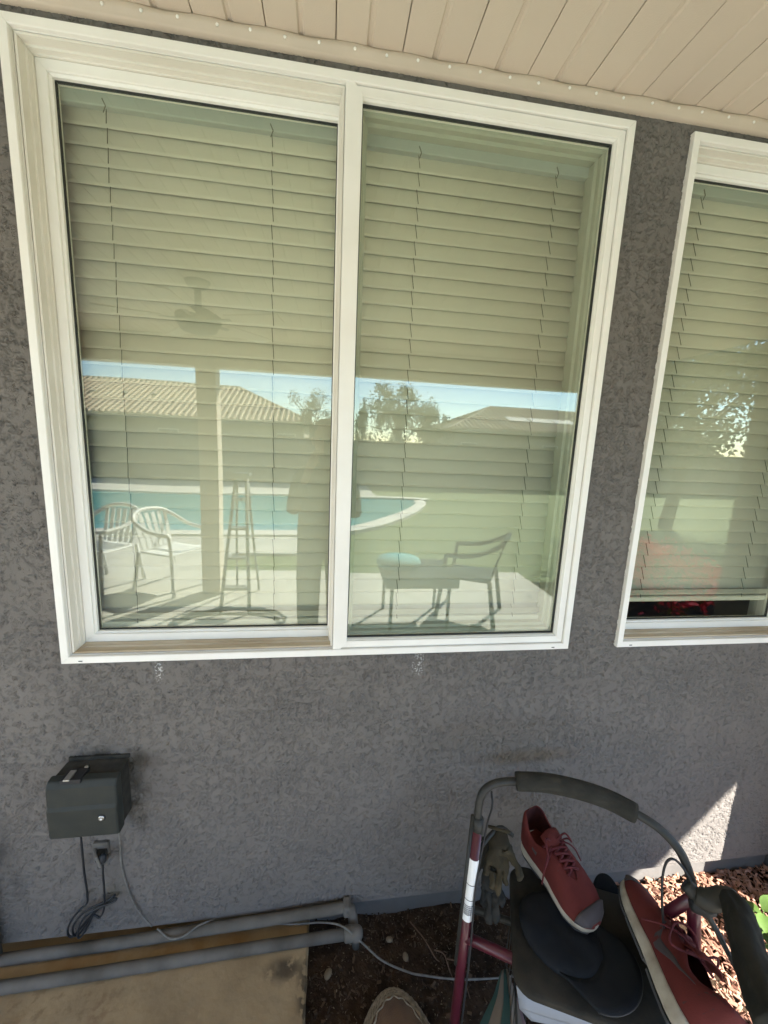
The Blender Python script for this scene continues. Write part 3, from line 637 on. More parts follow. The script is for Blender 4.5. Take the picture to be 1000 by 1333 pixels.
# seat
def seat():
    c = LT*Vector((1, 1, 0)); um, uM, vm, vM = .108, .50, -.135, .165; r = .045; z = SEATZ
    out = []
    for cx, cy, a0 in ((uM-r, vM-r, 0), (um+r, vM-r, 90), (um+r, vm+r, 180), (uM-r, vm+r, 270)):
        for k in range(7): a_ = R(a0+15*k); out.append((cx+r*math.cos(a_), cy+r*math.sin(a_)))
    vs = []; lv = ((.97, -.014), (1, -.011), (1, -.003), (.985, .003), (.94, .006), (.6, .0075))
    mu, mv = (um+uM)/2, (vm+vM)/2; n = len(out)
    for s, dz in lv:
        for a_, b_ in out:
            p = c + UV*(mu+(a_-mu)*s) + VV*(mv+(b_-mv)*s); vs.append((p.x, p.y, z+dz-.0075+.003*mnoise.noise((a_*9, b_*9, 0))))
    fs = [(i*n+k, i*n+(k+1) % n, (i+1)*n+(k+1) % n, (i+1)*n+k) for i in range(len(lv)-1) for k in range(n)] + [tuple(range(n-1, -1, -1)), tuple((len(lv)-1)*n+k for k in range(n))]
    s = obj('seat', vs, fs, 'seat', ro, smooth=True, bevel=0)
    # upright flap at the wall side of the seat
    fl = K(790, 1168, .50); mt = basis(fl, UV, VV*.75+Vector((0, 0, .66)))
    o2 = []; 
    for k in range(25): a_ = R(-10+200*k/24); o2.append((.036*math.cos(a_), .052*math.sin(a_)))
    o2 += [(-.034, -.05), (.034, -.05)]; n = len(o2)
    obj('seat_flap', [mt @ Vector((x, .006 if False else -.006, y)) for x, y in o2] + [mt @ Vector((x, .006, y)) for x, y in o2], [tuple(range(n-1, -1, -1)), tuple(range(n, 2*n))] + [(i, (i+1) % n, n+(i+1) % n, n+i) for i in range(n)], 'navy', ro, bevel=.003)
    return s
seat()
gz = K(650, 1079, .70)
tube('side_hook', [ext(LT, LB, gz.z-.004), gz + Vector((0, .006, -.004)), K(668, 1088, .68)], .006, 'blackmetal', ro, seg=10, smooth_pts=4)
# wire basket under the seat
cc = LT*Vector((1, 1, 0)); bk = MB(); zb = SEATZ-.24
def LP(u_, v_, z_): p = cc + UV*u_ + VV*v_; return Vector((p.x, p.y, z_))
for z_ in (SEATZ-.07, zb): bk.tube([LP(.12, -.16, z_), LP(.46, -.16, z_), LP(.46, .1, z_), LP(.12, .1, z_), LP(.12, -.16, z_)], .003, 6)
for k in range(9): bk.tube([LP(.12+.0425*k, -.16, SEATZ-.07), LP(.12+.0425*k, -.16, zb), LP(.12+.0425*k, .1, zb), LP(.12+.0425*k, .1, SEATZ-.07)], .0018, 5)
for k in range(1, 6): bk.tube([LP(.12, -.16+.0433*k, SEATZ-.07), LP(.12, -.16+.0433*k, zb), LP(.46, -.16+.0433*k, zb), LP(.46, -.16+.0433*k, SEATZ-.07)], .0018, 5)
bk.build('wire_basket', 'blackmetal', ro)
# envelopes and bag in the basket
env = thing('envelope', 'folded white envelope stuffed under the black seat', 'envelope', P3(LP(.24, -.15, zb)))
def sheet3(name, corners, m, parent, th=.003, n=10, amp=.004, fr=14):
    a_, b_, c_, d_ = [Vector(p) for p in corners]; vs = []
    for i in range(n+1):
        for j in range(n+1):
            p = (a_*(1-i/n)+b_*i/n)*(1-j/n) + (d_*(1-i/n)+c_*i/n)*j/n; vs.append(p + Vector((mnoise.noise(p*fr), mnoise.noise(p*fr+Vector((7, 1, 0))), mnoise.noise(p*fr+Vector((1, 7, 0)))))*amp)
    return obj(name, vs, [(i*(n+1)+j, (i+1)*(n+1)+j, (i+1)*(n+1)+j+1, i*(n+1)+j+1) for i in range(n) for j in range(n)], m, parent, smooth=True, solid=th)
sheet3('front_leaf', (K(672, 1284, .485), K(810, 1332, .485), K(800, 1350, .42), K(676, 1312, .43)), 'paper', env)
sheet3('flap', (K(676, 1312, .43), K(800, 1350, .42), K(806, 1352, .40), K(690, 1326, .405)), 'paper', env)
bag = thing('tote_bag', 'crumpled pink and green striped bag hanging beside the seat', 'bag', P3(LP(.06, -.12, zb)))
bz = [(655, 1262), (628, 1345), (648, 1345), (662, 1345), (690, 1345)]
sheet3('green_stripe', (K(654, 1264, .33), K(655, 1264, .33), K(634, 1350, .31), K(620, 1350, .30)), 'green', bag)
sheet3('cream_stripe', (K(655, 1264, .331), K(657, 1263, .331), K(652, 1350, .325), K(634, 1350, .31)), 'cream', bag)
sheet3('green_stripe', (K(657, 1263, .331), K(660, 1263, .331), K(666, 1350, .33), K(652, 1350, .325)), 'green', bag)
sheet3('cream_side', (K(660, 1263, .331), K(664, 1272, .325), K(684, 1350, .315), K(666, 1350, .33)), 'cream', bag)
sheet3('pink_side', (K(664, 1272, .325), K(669, 1290, .315), K(690, 1350, .30), K(684, 1350, .315)), 'pink', bag)
tube('piping', [K(660, 1262, .333), K(666, 1300, .333), K(668, 1350, .332)], .0022, 'cream', bag, seg=6)

# ------------------------------------------------------------------ cap lying on the seat
def cap():
    c = K(742, 1222, .535); c.z = SEATZ+.004; ax = (K(840, 1300, .53)-K(720, 1200, .53))*Vector((1, 1, 0)); mt = basis(c, ax, (0, 0, 1))
    t = thing('baseball_cap', 'dark navy cap lying flattened on the black seat', 'cap', P3(c))
    vs = []; n = 28; lv = [(1, 0), (1.02, .006), (.98, .012), (.86, .017), (.6, .019), (.25, .018)]
    for s, h in lv:
        for k in range(n):
            a_ = 2*math.pi*k/n; vs.append(mt @ Vector((-.025+.1*s*math.cos(a_), .088*s*math.sin(a_), h+.009*mnoise.noise((2.6*s*math.cos(a_), 2.6*s*math.sin(a_), 2))*min(1, h*90))))
    fs = [(i*n+k, i*n+(k+1) % n, (i+1)*n+(k+1) % n, (i+1)*n+k) for i in range(len(lv)-1) for k in range(n)] + [tuple((len(lv)-1)*n+k for k in range(n))]
    obj('crown', vs, fs, 'navy', t, smooth=True)
    vs = []; n = 18; m_ = 5                         # brim
    for j in range(m_+1):
        for k in range(n+1):
            a_ = R(-72+144*k/n); f_ = j/m_
            r0 = (-.025+.097*math.cos(a_), .088*math.sin(a_)); r1 = (.035+.12*math.cos(a_*.86), .096*math.sin(a_*1.02))
            vs.append(mt @ Vector((r0[0]*(1-f_)+r1[0]*f_, r0[1]*(1-f_)+r1[1]*f_, .008-.001*f_+.014*(1-abs(k/n*2-1)**2)*f_)))
    obj('brim', vs, [(j*(n+1)+k, j*(n+1)+k+1, (j+1)*(n+1)+k+1, (j+1)*(n+1)+k) for j in range(m_) for k in range(n)], 'navy', t, smooth=True, solid=.003)
    tube('brim_edge', [Vector(v) for v in vs[m_*(n+1):]], .0022, 'blackcord', t, seg=6)
cap()

# ------------------------------------------------------------------ running shoes
def lerp_tab(tab, s):
    for i in range(len(tab)-1):
        if s <= tab[i+1][0]:
            f_ = (s-tab[i][0])/(tab[i+1][0]-tab[i][0]); f_ = f_*f_*(3-2*f_)*.5+f_*.5
            return [a_+(b_-a_)*f_ for a_, b_ in zip(tab[i][1:], tab[i+1][1:])]
    return list(tab[-1][1:])
# s, centre y, half width, sole bottom z, sole top z
SOLE = [(0, 0, .012, .010, .034), (.03, 0, .024, .005, .036), (.1, 0, .031, .001, .034), (.25, .001, .033, 0, .031), (.45, .003, .034, 0, .028), (.62, .003, .041, 0, .026), (.75, .001, .0435, .001, .025), (.87, -.003, .037, .005, .026), (.95, -.006, .025, .009, .028), (.985, -.008, .014, .013, .029), (1, -.009, .005, .016, .029)]
# s, ridge height above the sole top, rim half width (0 = closed), rim height
TOP = [(0, .075, .014, .072), (.06, .07, .022, .066), (.15, .06, .027, .046), (.25, .054, .027, .040), (.36, .058, .021, .048), (.45, .052, .012, .051), (.55, .045, .0095, .044), (.64, .038, .008, .0375), (.68, .034, .0, .034), (.8, .027, 0, .027), (.92, .018, 0, .018), (1, .004, 0, .004)]
def shoe(mt, label, L_=.25, mirror=1, seed=1, wide=1.42):
    t = thing('running_shoe', label, 'shoe', P3(mt.to_translation()), 'red running shoes on the walking frame seat')
    S = [0, .015, .035, .06, .1, .15, .2, .25, .3, .36, .42, .48, .54, .6, .64, .68, .74, .8, .86, .91, .95, .98, 1]
    k_ = L_/.27*wide
    W_ = lambda x, y, z: mt @ Vector((x, y*mirror, z))
    # midsole
    vs = []; ns = len(S)
    for s in S:
        cy_, hw, zb_, zt = lerp_tab(SOLE, s)
        for y, z in ((-hw*.93, zb_), (-hw*1.04, zb_+.3*(zt-zb_)), (-hw*1.07, zt-.004), (-hw*1.0, zt+.001), (hw*1.0, zt+.001), (hw*1.07, zt-.004), (hw*1.04, zb_+.3*(zt-zb_)), (hw*.93, zb_)): vs.append(W_(s*L_, (cy_+y)*k_, z*k_))
    fs = [(i*8+j, i*8+(j+1) % 8, (i+1)*8+(j+1) % 8, (i+1)*8+j) for i in range(ns-1) for j in range(8)] + [tuple(range(7, -1, -1)), tuple((ns-1)*8+j for j in range(8))]
    ms = obj('midsole', vs, fs, 'midsole', t, smooth=True, subsurf=1)
    # outsole pads under it
    for a_, b_ in ((.02, .36), (.42, .68), (.7, .97)):
        vs = []
        ss = [a_+(b_-a_)*i/6 for i in range(7)]
        for s in ss:
            cy_, hw, zb_, zt = lerp_tab(SOLE, s)
            vs += [W_(s*L_, (cy_-hw*.95)*k_, (zb_+.002)*k_), W_(s*L_, (cy_+hw*.95)*k_, (zb_+.002)*k_), W_(s*L_, (cy_+hw*.9)*k_, (zb_-.0025)*k_), W_(s*L_, (cy_-hw*.9)*k_, (zb_-.0025)*k_)]
        obj('outsole', vs, [(i*4+j, i*4+(j+1) % 4, (i+1)*4+(j+1) % 4, (i+1)*4+j) for i in range(6) for j in range(4)] + [(3, 2, 1, 0), (24, 25, 26, 27)], 'outsole', t)
    # upper: two halves meeting at toe, open along throat and collar
    nj = 9
    def prof(s, j, side, off=0.):
        cy_, hw, zb_, zt = lerp_tab(SOLE, s); rh, rw, rimh = lerp_tab(TOP, s)
        f_ = j/nj
        h = rimh if rw > 0 else rh
        # superellipse from sole edge to rim
        a_ = f_*math.pi/2
        y = rw + (hw*1.0-rw)*max(0, math.cos(a_))**.72
        z = zt-.002 + h*math.sin(a_)**.85
        if s < .3 and rw > 0: y = hw*(1-f_)+rw*f_ + .004*math.sin(math.pi*f_)
        wr = .0016*mnoise.noise((s*14+seed*5, side*3+f_*4, 1.)) if .45 < s < .97 else 0
        return W_(s*L_, (cy_+side*(y+off))*k_, (z+off*.6+wr)*k_)
    vs = []; cols = 2*(nj+1)
    for s in S:
        for j in range(nj+1): vs.append(prof(s, j, -1))
        for j in range(nj, -1, -1): vs.append(prof(s, j, 1))
    fs = []
    for i in range(ns-1):
        for j in range(cols-1):
            if j == nj and .02 < (S[i]+S[i+1])/2 < .68: continue       # throat and collar opening
            fs.append((i*cols+j, (i+1)*cols+j, (i+1)*cols+j+1, i*cols+j+1))
    fs.append(tuple(range(cols)))
    if mirror > 0: fs = [tuple(reversed(f)) for f in fs]
    uo = obj('upper', vs, fs, ['shoe', 'shoelin'], t, smooth=True, solid=0)
    so_ = uo.modifiers.new('thickness', 'SOLIDIFY'); so_.thickness = .0035; so_.offset = -1; so_.material_offset = 1; so_.material_offset_rim = 0
    su = uo.modifiers.new('subdivision', 'SUBSURF'); su.levels = su.render_levels = 1
    # insole
    vs = []; ss = [.03+.62*i/10 for i in range(11)]
    for s in ss:
        cy_, hw, zb_, zt = lerp_tab(SOLE, s); vs += [W_(s*L_, (cy_-hw*.9)*k_, (zt+.004)*k_), W_(s*L_, (cy_+hw*.9)*k_, (zt+.004)*k_)]
    obj('insole', vs, [(2*i, 2*i+1, 2*i+3, 2*i+2) for i in range(10)], 'shoelin', t)
    # tongue
    vs = []; nt_ = 7; ss = [.30+.40*i/9 for i in range(10)]
    for i, s in enumerate(ss):
        cy_, hw, zb_, zt = lerp_tab(SOLE, s); rh, rw, rimh = lerp_tab(TOP, s); h = zt+rh-.003+(.02*(1-i/3) if i < 3 else 0)
        wd = .024-.004*i/9
        for j in range(nt_): f_ = j/(nt_-1)*2-1; vs.append(W_(s*L_-(.006 if i == 0 else 0), (cy_+wd*f_)*k_, (h-.010*f_*f_)*k_))
    obj('tongue', vs, [(i*nt_+j, (i+1)*nt_+j, (i+1)*nt_+j+1, i*nt_+j+1) for i in range(9) for j in range(nt_-1)], 'shoelin', t, smooth=True, solid=.003)
    # laces: crosses over the throat and a floppy bow
    def thr(s, side, up_=.004): 
        cy_, hw, zb_, zt = lerp_tab(SOLE, s); rh, rw, rimh = lerp_tab(TOP, s); return W_(s*L_, (cy_+side*(max(rw, .008)+.006))*k_, (zt+rimh+up_)*k_)
    for i in range(5):
        s0, s1 = .64-.06*i, .64-.06*(i+1)
        for sd_ in (-1, 1):
            a_, b_ = thr(s0, sd_), thr(s1, -sd_); m__ = (a_+b_)/2 + (mt.to_3x3() @ Vector((0, 0, .004+.0015*sd_)))
            tube('lace', [a_, m__, b_], .0033, 'lace', t, seg=7, smooth_pts=4)
    rg = random.Random(seed); base = (thr(.36, -1, .006)+thr(.36, 1, .006))/2
    for sd_ in (-1, 1):
        P = [base] + [W_((.36+rg.uniform(-.02, .12)*q_)*L_, sd_*(.012+.024*q_)*k_, (.098-.012*q_+.012*math.sin(q_*3))*k_) for q_ in (.5, 1., 1.5)] + [base + (mt.to_3x3() @ Vector((.004, sd_*.004, .003)))]
        tube('lace_loop', P, .0024, 'lace', t, seg=7, smooth_pts=6)
        P = [base] + [W_((.37+.10*q_)*L_, sd_*(.01+.03*q_+rg.uniform(0, .006))*k_, (.09-.022*q_*q_)*k_) for q_ in (.5, 1., 1.5)]
        tube('lace_end', P, .0022, 'lace', t, seg=7, smooth_pts=6)
    # overlays following the upper: side check mark on both sides, toe bumper, heel tab
    def patch(name, fn, m, nu=12, nv=3, off=.0022):
        vs = [];
        for i in range(nu+1):
            for j in range(nv+1):
                s, f_, sd_ = fn(i/nu, j/nv); vs.append(prof(s, f_*nj, sd_, off))
        obj(name, vs, [(i*(nv+1)+j, (i+1)*(nv+1)+j, (i+1)*(nv+1)+j+1, i*(nv+1)+j+1) for i in range(nu) for j in range(nv)], m, t, smooth=True, solid=.001)
    for sd_ in (-1, 1):
        # a hooked check: thin tail at the heel, deep belly, short upstroke at the laces
        def chk(a_, b_, sd_=sd_):
            s = .14+.42*a_; mid = .62-.5*math.sin(min(1, a_/.78)*math.pi/2)**2 if a_ < .78 else .12+.62*((a_-.78)/.22)
            th = .10*math.sin(min(1, a_*1.25)*math.pi/2)*(1 if a_ < .8 else (1-a_)/.2*.8+.2)+.01
            return s, max(.04, min(.9, mid+(b_-.5)*2*th)), sd_
        patch('check_mark', chk, 'shoegrey')
        patch('eyestay', lambda a_, b_, sd_=sd_: (.34+.33*a_, .80+.2*b_, sd_), 'shoetrim', 8, 3, .0012)
        patch('heel_counter', lambda a_, b_, sd_=sd_: (.012+.13*a_*(1-.5*b_), .06+.7*b_, sd_), 'shoetrim', 6, 4, .0014)
    patch('toe_bumper', lambda a_, b_: (.885+.11*b_, .05+.9*(1-abs(2*a_-1)), -1 if a_ < .5 else 1), 'shoegrey', 16, 5, .0052)
    return t
h1, t1 = K(684, 1106, .53), K(777, 1223, .53); h1.z = t1.z = SEATZ+.012; t1.z += .012; h1.z += .02
shoe(basis(h1, t1-h1, Vector((0, 0, 1)) - VV*.05), 'red running shoe standing with its white sole edge towards the sticker leg', (t1-h1).length, 1, 1)
t2, h2 = K(813, 1160, .545), K(893, 1372, .57)
ax2 = (t2-h2).normalized(); up2 = Vector((0, 0, 1)); up2 = (up2 - ax2*up2.dot(ax2)).normalized(); up2 = Quaternion(ax2, R(-42)) .inverted() @ up2 if False else Quaternion(ax2, R(40)) @ up2
shoe(basis(h2, t2-h2, up2), 'red running shoe tipped on its side against the bracket, toe to the wall', (t2-h2).length, -1, 2, 1.1)

# ------------------------------------------------------------------ work gloves draped beside the seat
def skin(name, chain, m, parent, sub=2, root=0):
    me = bpy.data.meshes.new(name); vs = [c[0] for c in chain]; es = [(c[1], i) for i, c in enumerate(chain) if c[1] is not None]
    me.from_pydata([tuple(v) for v in vs], es, []); me.materials.append(M[m]); o = link(bpy.data.objects.new(name, me), parent)
    o.modifiers.new('skin', 'SKIN').use_smooth_shade = True
    for i, c in enumerate(chain):
        r_ = c[2]; o.data.skin_vertices[0].data[i].radius = r_ if isinstance(r_, tuple) else (r_, r_)
    o.data.skin_vertices[0].data[root].use_root = True
    s = o.modifiers.new('subdivision', 'SUBSURF'); s.levels = s.render_levels = sub
    return o
def glove(px, m, label, zt, dz, flip=1):
    top = K(*px[0], zt); bot = K(*px[1], zt-dz); mt = basis(top, bot-top, (CAM-top))      # x down the glove, z to the viewer
    t = thing('work_glove', label, 'glove', P3(top)); l = (bot-top).length
    W_ = lambda x, y, z=0: mt @ Vector((x*l, y*flip, z))
    ch = [(W_(0, 0), None, (.024, .012)), (W_(.2, .0, .004), 0, (.026, .013)), (W_(.45, .002, .006), 1, (.032, .014))]
    for y, ln in ((-.024, .74), (-.009, .90), (.007, .96), (.021, .80)):
        i = len(ch); ch += [(W_(.58, y, .006), 2, .0095), (W_((.58+ln)/2, y*1.1, .010), i, .0095), (W_(ln, y*1.15, .004), i+1, .0085)]
    i = len(ch); ch += [(W_(.36, .036, .006), 1, .011), (W_(.52, .055, .01), i, .0105), (W_(.66, .06, .008), i+1, .009)]
    o = skin('body', ch, m, t); tx = bpy.data.textures.new('crumple', 'CLOUDS'); tx.noise_scale = .022; tx.noise_depth = 2
    dm = o.modifiers.new('crumple', 'DISPLACE'); dm.texture = tx; dm.texture_coords = 'GLOBAL'; dm.strength = .02; dm.mid_level = .5
    tube('cuff_band', [W_(.02, .028*math.cos(a_), .016*math.sin(a_)+.003) for a_ in [2*math.pi*k/16 for k in range(17)]], .004, m, t, seg=7)
glove(((650, 1078), (645, 1170)), 'tan', 'tan work glove draped over the seat corner of the walking frame', .70, .10)
glove(((640, 1092), (640, 1210)), 'greyglove', 'dark grey work glove hanging behind the tan glove', .665, .15, -1)

# ------------------------------------------------------------------ young plant in the mulch
def leaf_mesh(name, L_, W_, curl, m, n=6):
    vs = []; fs = []
    for i in range(n+1):
        f_ = i/n; w_ = W_*math.sin(math.pi*min(1, f_*.94+.03))**.8; x = L_*f_; z = curl*f_*f_*L_
        vs += [(x, -w_, z+.12*w_), (x, 0, z-.02*L_), (x, w_, z+.12*w_)]
    for i in range(n): fs += [(3*i, 3*i+3, 3*i+4, 3*i+1), (3*i+1, 3*i+4, 3*i+5, 3*i+2)]
    me = bpy.data.meshes.new(name); me.from_pydata(vs, [], fs); me.polygons.foreach_set('use_smooth', [True]*len(fs)); me.materials.append(M[m]); return me
def young_plant(u, v, label, k):
    p = at_z(u, v, ZSOIL+.02); t = thing('seedling', label, 'plant', (p.x, p.y, ZSOIL)); rg = random.Random(k)
    st = [(p.x, p.y, ZSOIL), (p.x+.01, p.y-.005, ZSOIL+.06), (p.x+.005, p.y, ZSOIL+.12)]
    tube('stem', st, [.003, .0025, .0015], 'leaf', t, seg=7, smooth_pts=4)
    me = leaf_mesh('leaf', .062, .022, -.3, 'leaf')
    for i in range(9):
        o = link(bpy.data.objects.new('leaf', me), None); o.parent = t; a_ = i*2.4+rg.uniform(-.3, .3); z = .03+.1*i/9
        o.matrix_local = Matrix.Translation((.004, 0, z)) @ Matrix.Rotation(a_, 4, 'Z') @ Matrix.Rotation(R(rg.uniform(-40, 5)), 4, 'Y') @ Matrix.Scale(rg.uniform(.7, 1.15), 4)
young_plant(985, 1215, 'young green plant with rounded leaves in sunlit bark chips beside the grip', 3)
young_plant(1015, 1255, 'young green plant with rounded leaves behind the wrinkled grip sleeve', 8)

# ------------------------------------------------------------------ the yard that the panes mirror
M['fence'] = mat('fence_wood', (.2, .17, .14), .9, vscale=3, col2=(.13, .11, .09), bump=.003, bscale=20)
M['coping'] = mat('pool_coping', (.66, .62, .55), .8, vscale=6)
M['water'] = mat('pool_water', (.1, .36, .36), .06, vscale=1.2, col2=(.07, .29, .31), bump=.01, bscale=3)
M['tile'] = mat('roof_tile', (.6, .48, .34), .9, vscale=2.5, col2=(.48, .38, .26))
M['hwall'] = mat('neighbour_stucco', (.42, .36, .29), .9, vscale=3)
M['plastic'] = mat('white_plastic', (.78, .78, .76), .4, var=.03)
M['ladder'] = mat('ladder_paint', (.12, .12, .12), .5)
M['bark'] = mat('bark', (.12, .085, .06), .95, vscale=12, bump=.01, bscale=30)
M['foliage'] = mat('foliage', (.085, .13, .035), .7, vscale=1.5, col2=(.05, .085, .022))
M['foliage2'] = mat('olive_foliage', (.13, .14, .06), .7, vscale=1.5, col2=(.07, .08, .035))
M['redflower'] = mat('red_petal', (.8, .07, .12), .7, vscale=8, col2=(.6, .04, .08))
M['fanm'] = mat('fan_bronze', (.08, .065, .05), .5)
M['bluechair'] = mat('slate_plastic', (.03, .045, .058), .95, spec=.08)
M['teal'] = mat('teal_cushion', (.12, .36, .38), .9, vscale=12)
M['cloth'] = mat('dark_clothing', (.05, .05, .055), .9, vscale=20)
M['skinc'] = mat('skin_tone', (.45, .28, .2), .6, var=.05)
M['hair'] = mat('hair', (.05, .035, .025), .7)
# pool
def pool():
    P = [(-9.5, -6.1), (-1.5, -5.9), (.2, -6.3), (1.3, -7.6), (2.2, -9.2), (2.45, -10.2), (1.7, -10.9), (-9.5, -11.2)]
    S = spline([Vector((x, y, 0)) for x, y in P] , 6)
    n = len(S); c = sum(S, Vector())/n
    tag(obj('pool_water', [(p.x, p.y, -.03) for p in S], [tuple(range(n))], 'water'), kind='structure')
    out = [p+(p-c).normalized()*.38 for p in S]
    vs = [(p.x, p.y, .02) for p in S] + [(p.x, p.y, .02) for p in out] + [(p.x, p.y, -.12) for p in S] + [(p.x, p.y, -.12) for p in out]
    fs = []
    for i in range(n):
        j = (i+1) % n; fs += [(i, j, n+j, n+i), (i, 2*n+i, 2*n+j, j), (n+i, n+j, 3*n+j, 3*n+i)]
    tag(obj('pool_coping', vs, fs, 'coping'), kind='structure')
pool()
tag(boxo('pool_deck', -10, -1.35, -5.62, -3.71, -.1, -.012, 'patio', None, .005), kind='structure')
tag(boxo('pool_deck', -1.34, -.2, -5.6, -4.5, -.1, -.014, 'patio', None, .005), kind='structure')
tag(boxo('pool_deck', -12, 1.5, -14.8, -11.6, -.1, -.02, 'patio', None, .005), kind='structure')
# fence
fe = thing('fence', 'weathered board fence at the back of the yard', 'fence', (0, -14.9, 0)); mb = MB(); x = -26.
while x < 30: mb.box(x, x+.135, -14.92, -14.9, -.05, 1.78+random.uniform(-.01, .01)); x += .142
o = mb.build('boards', 'fence', fe); o['kind'] = 'stuff'
for z in (.3, 1.5): boxo('rail', -26, 30, -14.96, -14.921, z, z+.09, 'fence', fe, 0)
for x in range(-26, 31, 4): boxo('post', x-.05, x+.05, -15.02, -14.962, -.05, 1.85, 'fence', fe, 0)
# neighbour houses: hipped tile roofs in real courses
def hip_house(x0, x1, y0, y1, ze, zr, label, hip, panels=False):
    t = thing('neighbour_house', label, 'house', ((x0+x1)/2, (y0+y1)/2, 0), 'houses beyond the fence')
    boxo('wall', x0+.5, x1-.5, y0+.5, y1-.5, 0, ze, 'hwall', t, 0)
    ym = (y0+y1)/2; mb = MB(); nc = 15
    def course(a_, b_, c_, d_):                     # a,b eave line; c,d ridge line
        for i in range(nc):
            f0, f1 = i/nc, (i+1.15)/nc; f1 = min(f1, 1)
            A, B, C, D = a_.lerp(d_, f0), b_.lerp(c_, f0), b_.lerp(c_, f1), a_.lerp(d_, f1); u_ = Vector((0, 0, .1))
            mb.add([A+u_, B+u_, C+u_*.25, D+u_*.25, A, B], [(0, 1, 2, 3), (4, 5, 1, 0)])
    e = [Vector(p) for p in ((x0, y0, ze), (x1, y0, ze), (x1, y1, ze), (x0, y1, ze))]; r0, r1 = Vector((x0+hip, ym, zr)), Vector((x1-hip, ym, zr))
    course(e[0], e[1], r1, r0); course(e[2], e[3], r0, r1); course(e[1], e[2], r1, r1); course(e[3], e[0], r0, r0)
    x = x0+.2                                       # barrel rolls down the slope that faces the yard
    while x < x1-.2:
        f_ = min(1., (x-x0)/hip, (x1-x)/hip); a_ = Vector((x, y1, ze+.1)); mb.tube([a_, a_.lerp(Vector((x, ym, zr+.1)), f_)], .085, 6, False); x += .36
    ro_ = mb.build('roof', 'tile', t)
    rd = MB()
    for a_, b_ in ((r0, r1), (r0, e[3]), (r1, e[2]), (r0, e[0]), (r1, e[1])): rd.tube([a_+Vector((0, 0, .06)), b_+Vector((0, 0, .06))], .11, 8)
    rd.build('ridge_tiles', 'tile', ro_)
    boxo('eave_board', x0, x1, y1-.03, y1+.03, ze-.2, ze-.005, 'hwall', t, 0)
    sl_ = (r0-e[3]); 
    for k in range(5):                              # low roof vents
        p = Vector((x0+hip+1.2+k*1.9, y1, ze)).lerp(Vector((x0+hip+1.2+k*1.9, ym, zr)), .55)
        MB().lathe([(.3, 0), (.28, .09), (.16, .16), (.02, .19)], Matrix.Translation(p), 12).build('roof_vent', 'tile', ro_, smooth=True)
    for k in range(4):
        xx = x0+1.6+k*(x1-x0-3.2)/3
        wn = boxo('house_window', xx-.6, xx+.6, y1-.5, y1-.46, 1.0, 2.1, 'vinyl', t, 0); boxo('pane', xx-.53, xx+.53, y1-.459, y1-.45, 1.07, 2.03, 'seal', wn, 0)
    if panels:
        n_ = (e[3]-e[2]).cross(r1-e[2]).normalized(); n_ = n_ if n_.z > 0 else -n_
        for k in range(3):
            c = Vector((x0+hip+1.0+k*1.9, y1, ze)).lerp(Vector((x0+hip+1.0+k*1.9, ym, zr)), .45) + n_*.15; mt = basis(c, (1, 0, 0), n_)
            boxo('solar_panel', -.85, .85, -.5, .5, -.02, .02, 'coping', ro_, 0, mt)  # pale coping colour paints in the panels' bright reflection
    return t
hip_house(-26, -1.2, -36, -25, 2.75, 5.3, 'neighbour house with long tan tiled hip roof behind the pool', 5.6)
hip_house(8.2, 30, -37, -26, 2.95, 5.1, 'neighbour house with tan tiled roof and solar panels', 5.0, True)
# trees: trunk, limbs and leaf-sized faces
def tree(name, label, p, h, rx, crown0, n, ls, m, seed, group=None, petals=0):
    rg = random.Random(seed); t = thing(name, label, 'tree' if 'tree' in name else 'shrub', P3(p), group); mb = MB()
    top = p + Vector((rg.uniform(-.1, .1)*rx, 0, h*.75)); mb.tube([p, p.lerp(top, .5)+Vector((rx*.05, 0, 0)), top], [h*.03, h*.022, h*.008], 8)
    cl = []
    zc_ = (crown0+h)/2; rz = (h-crown0)/2
    for k in range(26):
        d = Vector((rg.gauss(0, 1), rg.gauss(0, 1), rg.gauss(0, 1))).normalized()*rg.uniform(.3, .95)
        c = p + Vector((d.x*rx, d.y*rx, zc_+d.z*rz)); cl.append((c, rg.uniform(.22, .42)))
        if k < 12: mb.tube([p.lerp(top, rg.uniform(.35, .95)), c], [h*.009, h*.003], 6)
    mb.build('trunk', 'bark', t, smooth=True)
    vs = []; fs = []; vp_ = []; fp_ = []
    for _ in range(n):
        c, r_ = rg.choice(cl); d = Vector((rg.gauss(0, 1), rg.gauss(0, 1), rg.gauss(0, .8))); d = d.normalized()*abs(rg.gauss(.6, .3))
        q_ = c + Vector((d.x*rx*r_, d.y*rx*r_, d.z*rz*r_*1.2)); s = ls*rg.uniform(.6, 1.3)
        a_ = Vector((rg.gauss(0, 1), rg.gauss(0, 1), rg.gauss(0, 1))).normalized(); b_ = a_.orthogonal().normalized()*.45
        V, F = (vp_, fp_) if rg.random() < petals*(1.6 if d.z > 0 else .6) else (vs, fs)
        i = len(V); V += [q_-a_*s*.5, q_+b_*s*.5, q_+a_*s*.5, q_-b_*s*.5]; F.append((i, i+1, i+2, i+3))
    obj('crown', vs, fs, m, t)
    if vp_: obj('flowers', vp_, fp_, 'redflower', t)
    return t
def rp(u, v, D, z=-.05): p = ref_y(u, v, D); p.z = z; return p
tree('leafy_tree', 'tall loose green tree between the two neighbour roofs', rp(522, 520, 22.5), 5.9, 1.9, 1.4, 5200, .17, 'foliage', 1, 'trees beyond the fence')
tree('leafy_tree', 'rounded green tree touching the solar roof', rp(560, 530, 23.8), 4.4, 1.3, 1.2, 3000, .16, 'foliage2', 2, 'trees beyond the fence')
